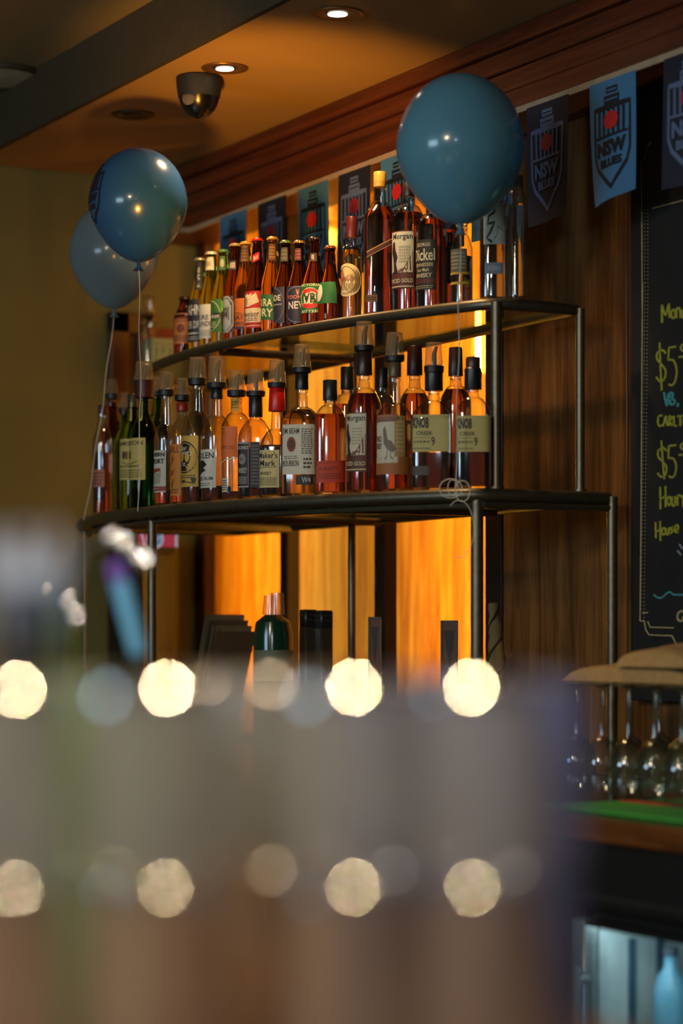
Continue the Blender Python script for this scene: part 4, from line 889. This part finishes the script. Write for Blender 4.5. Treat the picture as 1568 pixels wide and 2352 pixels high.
# bar mats
def mat_(label, x0, x1, y0, y1, base, bands):
    t = thing('bar_mat', label, 'bar mat', (x0, y0, CT+.001), 0, None)
    b = MB(); b.box((0, 0, 0), (x1-x0, y1-y0, .006), base, .002); b.build('mat', t)
    for (a, c, u0, u1, m) in bands:
        b = MB(); b.box(((x1-x0)*u0, (y1-y0)*a, .006), ((x1-x0)*u1, (y1-y0)*c, .0066), m); b.build('stripe', t)
GM = plain('green_towelling', (66, 160, 54), .95, var=.2, scale=120)
mat_('green towelling bar mat with a red stripe under the upturned glasses', on_plane(1290, 2.4), -3.0, 2.36, 2.95, GM, [(.27, .33, 0.0, .2, plain('mat_red', (200, 52, 24), .9)), (.27, .33, .2, .3, plain('mat_dark_red', (110, 40, 22), .9)), (.42, .6, 0, 1, plain('mat_pale', (150, 160, 80), .9)), (.345, .375, 0, 1, plain('mat_dark', (20, 44, 20), .9))])
q = P(868, 4.95, 1800)
mat_('lime green folded cloth on the counter, seen through the front glasses', q.x-.13, q.x+.13, q.y-.10, q.y+.10, plain('lime_cloth', (190, 215, 70), .9, var=.15), [(.2, .3, .1, .9, plain('mat_pale', (150, 160, 80), .9))])
# upturned wine glasses
GG = thin('stemware_glass', (0.90, .92, .86), (0.38, .42, .30), 2.2, 0.06, .03, (.6, .62, .5))
def wineglass(x, y, label):
    t = thing('wine_glass', label, 'glass', (x, y, CT+.0075), 0, 'upturned wine glasses by the chalkboard')
    b = MB(); b.lathe([(.032, 0), (.0335, .004), (.037, .03), (.038, .055), (.034, .08), (.022, .098), (.007, .108)], GG, 24, capt=False, capb=False); b.build('bowl', t)
    b = MB(); b.lathe([(.007, .107), (.0045, .116), (.0038, .15), (.0042, .196), (.007, .204)], GG, 14, capt=False, capb=False); b.build('stem', t)
    b = MB(); b.lathe([(.006, .203), (.02, .207), (.034, .2095), (.035, .211), (.034, .2125), (.001, .213)], GG, 26, capt=False, capb=False); b.build('foot', t)
wg = []
names = ['nearest the rack post', 'second along', 'third along', 'fourth along', 'fifth along', 'sixth along', 'seventh along', 'eighth along']
for r_, yy in enumerate((2.60, 2.70, 2.80)):
    for i in range(8):
        x = on_plane(1345 if r_ == 0 else 1340, 2.60)-.03+.0865*i+.04*(r_ % 2)
        lab = 'upturned clear wine glass, %s in the %s row on the green mat' % (names[i], ('front', 'middle', 'back')[r_])
        wineglass(x, yy-.0, lab); wg.append((x, yy))
# folded ribbed towel lying on the glass feet
tw = thing('folded_towel', 'folded tan ribbed towel lying on top of the upturned glasses', 'towel', (wg[3][0], 2.71, CT+.2215))
TW = plain('tan_towelling', (176, 138, 84), .95, var=.15, scale=90)
def pillow(w_, d_, h_, x0, y0, z0, ang, m, rib=90):
    b = MB(); nx, ny = 60, 14; top = []; bot = []
    for j in range(ny+1):
        for i in range(nx+1):
            u = i/nx*2-1; v = j/ny*2-1
            k = (1-abs(u)**6)*(1-abs(v)**4); kz = max(0, k)**.5
            z = h_*kz*(1+.10*math.sin(u*3+1)+.12*math.sin(v*4))+.0016*math.sin(u*rib*.5)*kz
            X, Y = u*w_*.5, v*d_*.5; xx = X*math.cos(ang)-Y*math.sin(ang)+x0; y_ = X*math.sin(ang)+Y*math.cos(ang)+y0
            top.append((xx, y_, z0+z*.75)); bot.append((xx, y_, z0-z*.0))
    n = len(top); fs = []
    for j in range(ny):
        for i in range(nx):
            a = j*(nx+1)+i; fs.append((a, a+1, a+nx+2, a+nx+1)); fs.append((n+a, n+a+nx+1, n+a+nx+2, n+a+1))
    b.add(top+bot, fs, m); return b
pillow(.44, .16, .050, -.14, -.01, 0, -.05, TW).build('lower_fold', tw)
pillow(.24, .13, .050, -.03, -.04, .030, -.06, TW).build('upper_fold', tw)

# things standing on the counter under the rack
def cpt(px, Y): x = on_plane(px, Y); return x, Y, depth(x, Y)/FPX
Y = 2.62
x, y, k = cpt(475, Y)
t = thing('menu_rack', 'tilted stack of pale cards in a wire holder below the leftmost lit bay', 'card holder', (x, y, CT))
hz = (HY-1412)*k+EYE-CT
for i in range(4):
    b = MB(); a = .5+.04*i; X = -.05+.022*i
    b.add([(X, -.05, 0), (X+.002, -.05, 0), (X+.002+hz*.42, -.05, hz*(1-.04*i)), (X+hz*.42, -.05, hz*(1-.04*i)), (X, .06, 0), (X+.002, .06, 0), (X+.002+hz*.42, .06, hz*(1-.04*i)), (X+hz*.42, .06, hz*(1-.04*i))],
          [(0, 1, 2, 3), (7, 6, 5, 4), (0, 3, 7, 4), (1, 5, 6, 2), (3, 2, 6, 7), (0, 4, 5, 1)], paper((120, 108, 78) if i % 2 == 0 else (84, 72, 52))); b.build('card', t, smooth=False)
b = MB(); b.tube([(.06, -.055, 0), (.11, -.055, hz*.5), (.17, -.055, hz*.92)], .003, M_steel, 8); b.tube([(-.07, -.055, .004), (.08, -.055, .004)], .003, M_steel, 8); b.build('wire_frame', t)
x, y, k = cpt(627, 2.60)
t = thing('green_bottle', 'squat dark green bottle under two stacked tumblers below the left bay', 'bottle', (x, y, CT)); hh = (HY-1412)*k+EYE-CT
b = MB(); b.lathe([(.046, 0), (.048, .01), (.048, hh*.85), (.042, hh*.95), (.02, hh)], plain('dark_green_gloss', (14, 52, 34), .15), 28); b.build('body', t)
b = MB(); b.lathe([(.0486, hh*.55), (.0486, hh*.76)], paper((96, 104, 84)), 28, capt=False, capb=False); b.build('label', t)
for i, (dx, pc) in enumerate(((-12, 1367), (16, 1362))):
    t = thing('tumbler', ('left' if i == 0 else 'right')+' smoky tumbler upturned on the squat green bottle', 'glass', (x+dx*k*.9*.47+(-.0), y+dx*k*.4, CT+hh), 0, 'tumblers on the green bottle')
    b = MB(); b.lathe([(.019, 0), (.0155, (HY-pc)*k+EYE-CT-hh), (.001, (HY-pc)*k+EYE-CT-hh)], M_cup, 22, capt=False, capb=False); b.build('cup', t)
for i, (pp, pt) in enumerate(((708, 1400), (744, 1402))):
    x, y, k = cpt(pp, 2.66)
    t = thing('jar', ('left' if i == 0 else 'right')+' square black-capped jar of the pair below the middle bay', 'jar', (x, y, CT), 0, 'black-capped jars'); hh = (HY-pt)*k+EYE-CT
    b = MB(); b.box((-.017, -.017, 0), (.017, .017, hh-.04), plain('jar_smoke', (52, 44, 34), .2), .004); b.build('body', t)
    b = MB(); b.box((-.0165, -.0165, hh-.045), (.0165, .0165, hh), M_black, .003)
    for z in (.012, .024): b.box((-.0172, -.0172, hh-z-.001), (.0172, .0172, hh-z), plain('jar_line', (70, 66, 60), .4))
    b.build('cap', t)
for i, (pp, pt, wq) in enumerate(((860, 1417, 15), (1031, 1425, 20))):
    x, y, k = cpt(pp, 2.70); hh = (HY-pt)*k+EYE-CT
    t = thing('photo_frame', ('narrow black-framed card stand below the middle stile', 'wider black-framed card stand left of the thick rack post')[i], 'card holder', (x, y, CT), .9)
    b = MB(); w_ = wq*k
    for a, c in (((-w_, 0, 0), (-w_+.004, .006, hh)), ((w_-.004, 0, 0), (w_, .006, hh)), ((-w_, 0, hh-.004), (w_, .006, hh)), ((-w_, 0, 0), (w_, .006, .01))): b.box(a, c, M_black)
    b.build('frame', t, smooth=False)
    b = MB(); b.box((-w_+.004, .002, .01), (w_-.004, .004, hh-.004), paper((86, 52, 28))); o = b.build('card', t, smooth=False)
    b = MB(); decal(b, [('g', [(.1, .05), (.9, .05), (.55, .35)], (40, 24, 16))], lambda u, v, l: ((-w_+.004)+(2*w_-.008)*u, .002-.0004*l, hh*(.98-.9*v))); b.build('print', o, smooth=False)
x, y, k = cpt(1136, 2.66); hh = (HY-1386)*k+EYE-CT
t = thing('twisted_cloth', 'twisted pale striped cloth standing upright beside the thick rack post', 'cloth', (x, y, CT))
b = MB(); n = 60; cs = [(.012*math.sin(i*.06), 0.0, hh*i/n) for i in range(n+1)]
b.tube(cs, [.022-.014*(i/n)**2+.003*abs(math.sin(i*.45)) for i in range(n+1)], plain('sand_cloth', (150, 118, 70), .9), 14); b.build('cloth', t)
b = MB()
for ph in (0, PI):
    b.tube([(.012*math.sin(i*.06)+(.0235-.014*(i/n)**2)*math.cos(i*.33+ph), (.0235-.014*(i/n)**2)*math.sin(i*.33+ph), hh*i/n) for i in range(n+1)], .003, plain('brown_cord', (60, 40, 24), .9), 6)
b.build('cord', t)

# drinks fridge at the far end with the red, white and blue header
x = -6.36; y0_, y1_ = [x*(Rv.x-((p-HX)/FPX)*Fv.x)/(((p-HX)/FPX)*Fv.y-Rv.y) for p in (318, 408)]
k = depth(x, (y0_+y1_)/2)/FPX; zt = EYE+(HY-1219)*k; zb = EYE+(HY-1256)*k
t = thing('drinks_cooler', 'tall black drinks cooler with a red, white and blue header at far left', 'fridge', (x, y0_, 0))
L_ = y1_-y0_
b = MB(); b.box((-.22, 0, 0), (-.012, L_, zt), M_black, .004); b.build('cabinet', t)
b = MB(); b.box((-.012, .01, .1), (0, L_-.01, zb-.02), M_blackgloss, .003); b.build('door', t)
hd = emit('cooler_header', (.55, .055, .09), .55)
b = MB(); b.box((-.012, 0, zb), (0, L_, zt), hd); o = b.build('header', t, smooth=False)
def hm(u, v, l): return (.0004+.0006*l, L_*u, zt+(zb-zt)*v)
def eprint(mb, items, mapper, mats):
    for i, (vs, fs, col) in enumerate(prims(items)): mb.add([mapper(u, v, 1+i) for u, v in vs], fs, mats[i])
b = MB(); eprint(b, [('d', .42, .5, .21, .62, 0), ('d', .43, .55, .16, .42, 0), ('l', [(.30, .55), (.42, .45), (.56, .5)], .06, 0), ('l', [(.04, 0), (.1, .5), (.14, 1)], .05, 0), ('l', [(.98, 0), (.95, .5), (.96, 1)], .05, 0)], hm,
    [emit('header_white', (.55, .6, .65), .6), emit('header_blue', (.12, .25, .45), .6), emit('header_white', (.55, .6, .65), .6), emit('header_white', (.55, .6, .65), .6), emit('header_white', (.55, .6, .65), .6)])
b.build('print', o, smooth=False)
# timber door frame left of the rack on the left wall
b = MB(); ya = [-6.6*(Rv.x-((p-HX)/FPX)*Fv.x)/(((p-HX)/FPX)*Fv.y-Rv.y) for p in (246, 330)]
zt2 = EYE+(HY-718)*depth(-6.6, ya[0])/FPX
b.box((-6.6, ya[0], 0), (-6.57, ya[0]+.06, zt2), M_redv, .003); b.box((-6.6, ya[1]-.03, 0), (-6.57, ya[1]+.02, zt2), M_redv, .003); b.box((-6.6, ya[0], zt2-.06), (-6.57, ya[1]+.02, zt2), M_redv, .003)
b.box((-6.6, ya[0]+.06, 0), (-6.585, ya[1]-.03, zt2-.06), plain('dark_red_door', (52, 22, 20), .5), .002); struct('door_1', b)

# ------------------------------------------------------------------ the front bar with stacked tumblers
BZ = 0.988
bar = thing('front_bar', 'dark timber front bar top the tumblers stand on', 'bar', (-1.5, 0.2, 0))
M_bar = wood('bar_timber', (84, 56, 34), (120, 84, 54), (150, 112, 76), (9, 1, 1), 2, .3)
b = MB(); b.box((-2.2, -.55, BZ-.05), (1.9, .70, BZ), M_bar, .008); b.build('bar_top', bar)
b = MB(); b.box((-2.15, -.35, 0), (1.85, .6, BZ-.05), M_redv); b.build('bar_front', bar)
FG = thin('tumbler_glass', (.80, .83, .86), (.72, .74, .78), 1.5, .15, .33, (.70, .68, .60))
FB = thin('tumbler_base_glass', (.8, .8, .8), (.6, .6, .6), 9.0, .035, .2, (.8, .75, .7))
tin = {0: FG, 3: thin('warm_light_glass', (.82, .76, .70), (.74, .68, .62), 1.5, .15, .36, (.80, .60, .42)), 1: thin('green_refraction_glass', (.68, .80, .62), (.6, .7, .56), 1.5, .15, .34, (.60, .72, .54)), 2: thin('blue_refraction_glass', (.60, .70, .95), (.6, .7, .9), 1.5, .15, .36, (.50, .56, .84))}  # tints paint warm light and refracted streaks into clear glass
def tumbler(px, D, tier, kind, label, shiny=False):
    H = .1165; p = P(px, D, z=BZ+.0005+tier*(H+.0005))
    t = thing('tumbler', label, 'glass', p, 0, 'stacked tumblers on the front bar')
    b = MB(); m = tin[kind]
    b.lathe([(.0405, 0), (.041, .003), (.0395, .05), (.0370, .103)], m, 32, capt=False, capb=False)
    b.build('wall', t)
    b = MB(); b.lathe([(.0370, .1025), (.0355, .1095), (.030, .1135), (.020, .1155), (.0008, .1165)], FB if shiny else m, 32, capt=False, capb=False); b.build('base', t)
row = [(1098, 1.44, 0), (1200, 1.55, 2), (905, 1.55, 2), (810, 1.44, 0), (610, 1.55, 0), (1060, 1.655, 2), (352, 1.44, 0), (235, 1.55, 1), (-60, 1.55, 0), (-10, 1.44, 0), (760, 1.655, 0), (460, 1.655, 0), (140, 1.655, 1)]
pos = ['rightmost at the front', 'blue-tinted one at the right end of the middle row', 'blue-tinted one second in the middle row', 'second from the right at the front', 'plain one in the centre of the middle row', 'blue-tinted one at the right end of the back row', 'third from the right at the front', 'green-tinted one in the middle row', 'plain one at the left end of the middle row', 'at the far left edge in front', 'second from the right in the back row', 'plain one left of centre in the back row', 'green-tinted one at the left of the back row']
for i, (px, D, kd) in enumerate(row):
    for tier in (0, 1):
        tumbler(px, D, tier, 3 if tier == 0 and kd == 0 else kd, 'blurred upturned tumbler, %s tier, %s' % (('lower', 'upper')[tier], pos[i]), i in (0, 3, 6, 9))
# cup with straws at the left, loose blue straw, pale napkin
z0 = BZ+.0005+2*.117
p = P(58, 1.47, z=z0-.001)
t = thing('straw_cup', 'black cup of pale straws standing on the stacked tumblers at left', 'cup', p)
b = MB(); b.lathe([(.010, .0), (.011, .002), (.0125, .055)], M_black, 20, capt=False); b.build('cup', t)
for i in range(9):
    a = -1+i*.25; b = MB(); b.tube([(a*.006*Rv.x, a*.006*Rv.y, .004), (a*.024*Rv.x, a*.024*Rv.y, .080+.01*math.sin(i*2))], .0035, plain('straw_%d' % (i % 2), ((186, 200, 214), (215, 215, 215))[i % 2], .5), 8); b.build('straw', t)
def straw(px0, py0, px1, py1, D, m, label, r=.0042):
    a, c = P(px0, D, py0), P(px1, D, py1); t = thing('straw', label, 'straw', c)
    b = MB(); b.tube([(0, 0, 0), a-c], r, m, 10); b.build('tube', t)
straw(130, 1310, 150, 1520, 1.50, plain('green_straw', (90, 150, 90), .4), 'blurred green straw beside the straw cup')

# chrome beer tap between the bar and the rack
def knobs(pts, D):
    return [P(x, D, y) for x, y in pts]
M_arm = plain('matt_arm', (9, 9, 9), .95)
tap = thing('beer_tap', 'slim chrome beer tap font with round knobs behind the straws at left', 'beer tap', P(150, 2.75, z=0.93))
base = tap.location.copy()
KA = knobs([(262, 1235), (290, 1250), (325, 1281), (341, 1292)], 2.70); KB = knobs([(130, 1358), (168, 1385), (184, 1420)], 2.70)
arm = knobs([(150, 1480), (150, 1350), (190, 1262), (262, 1250), (341, 1307)], 2.72)
b = MB(); b.tube([P(150, 2.72, z=0.93)-base]+[p-base for p in arm], .004, M_arm, 10); b.build('font_arm', tap)
b = MB(); b.lathe([(.04, 0), (.042, .006), (.03, .012), (.012, .02)], M_chrome, 24); b.build('foot', tap)
for p in KA+KB:
    b = MB(); q = p-base; b.lathe([(.0105*math.sin(PI*i/10), -.0105*math.cos(PI*i/10)) for i in range(1, 10)], M_chrome, 18, tuple(q)); b.build('knob', tap, ang=3)  # chrome balls added to catch the light as small blurred glints
b = MB(); b.tube([p-base for p in knobs([(130, 1365), (168, 1392), (190, 1430)], 2.705)], .003, M_arm, 8); b.tube([p-base for p in knobs([(150, 1400), (168, 1392)], 2.71)], .003, M_arm, 8); b.build('lower_arm', tap)
light('tap_fill', 'SPOT', (-2.25, 0.62, 2.6), 240, (1.0, .86, .72), tuple(P(240, 2.7, 1320)), spot_size=.5, spot_blend=.5, shadow_soft_size=.035)  # spot added to light the tap and its chrome balls
HB = plain('blue_acrylic', (84, 142, 176), .25, var=.05); HP = plain('violet_acrylic', (84, 62, 128), .25, var=.05)
b = MB(); h0, h1, h2 = [P(x, 2.66, y)-base for x, y in ((262, 1292), (276, 1335), (318, 1502))]
b.tube([h0, h0.lerp(h1, .15), h1], [.006, .0105, .0105], HP, 16); b.tube([h1, h2], [.0105, .0085], HB, 16); b.build('tap_handle', tap)['label'] = 'slanted blue handle with a violet tip'
b = MB(); h3 = P(322, 2.66, 1560)-base; b.tube([h2, h3], .004, M_chrome, 10); b.tube([h3, P(300, 2.72, z=0.94)-base], .006, M_arm, 10); b.build('tap_stem', tap)
st = thing('service_bench', 'low dark service bench behind the front bar carrying the tap', 'counter', (base.x, base.y, 0))
b = MB(); b.box((-.5, -.12, .89), (.5, .16, .929), M_black, .004); b.build('bench_top', st)
b = MB(); b.box((-.48, -.10, 0), (.48, .14, .889), M_redv); b.build('bench_body', st)
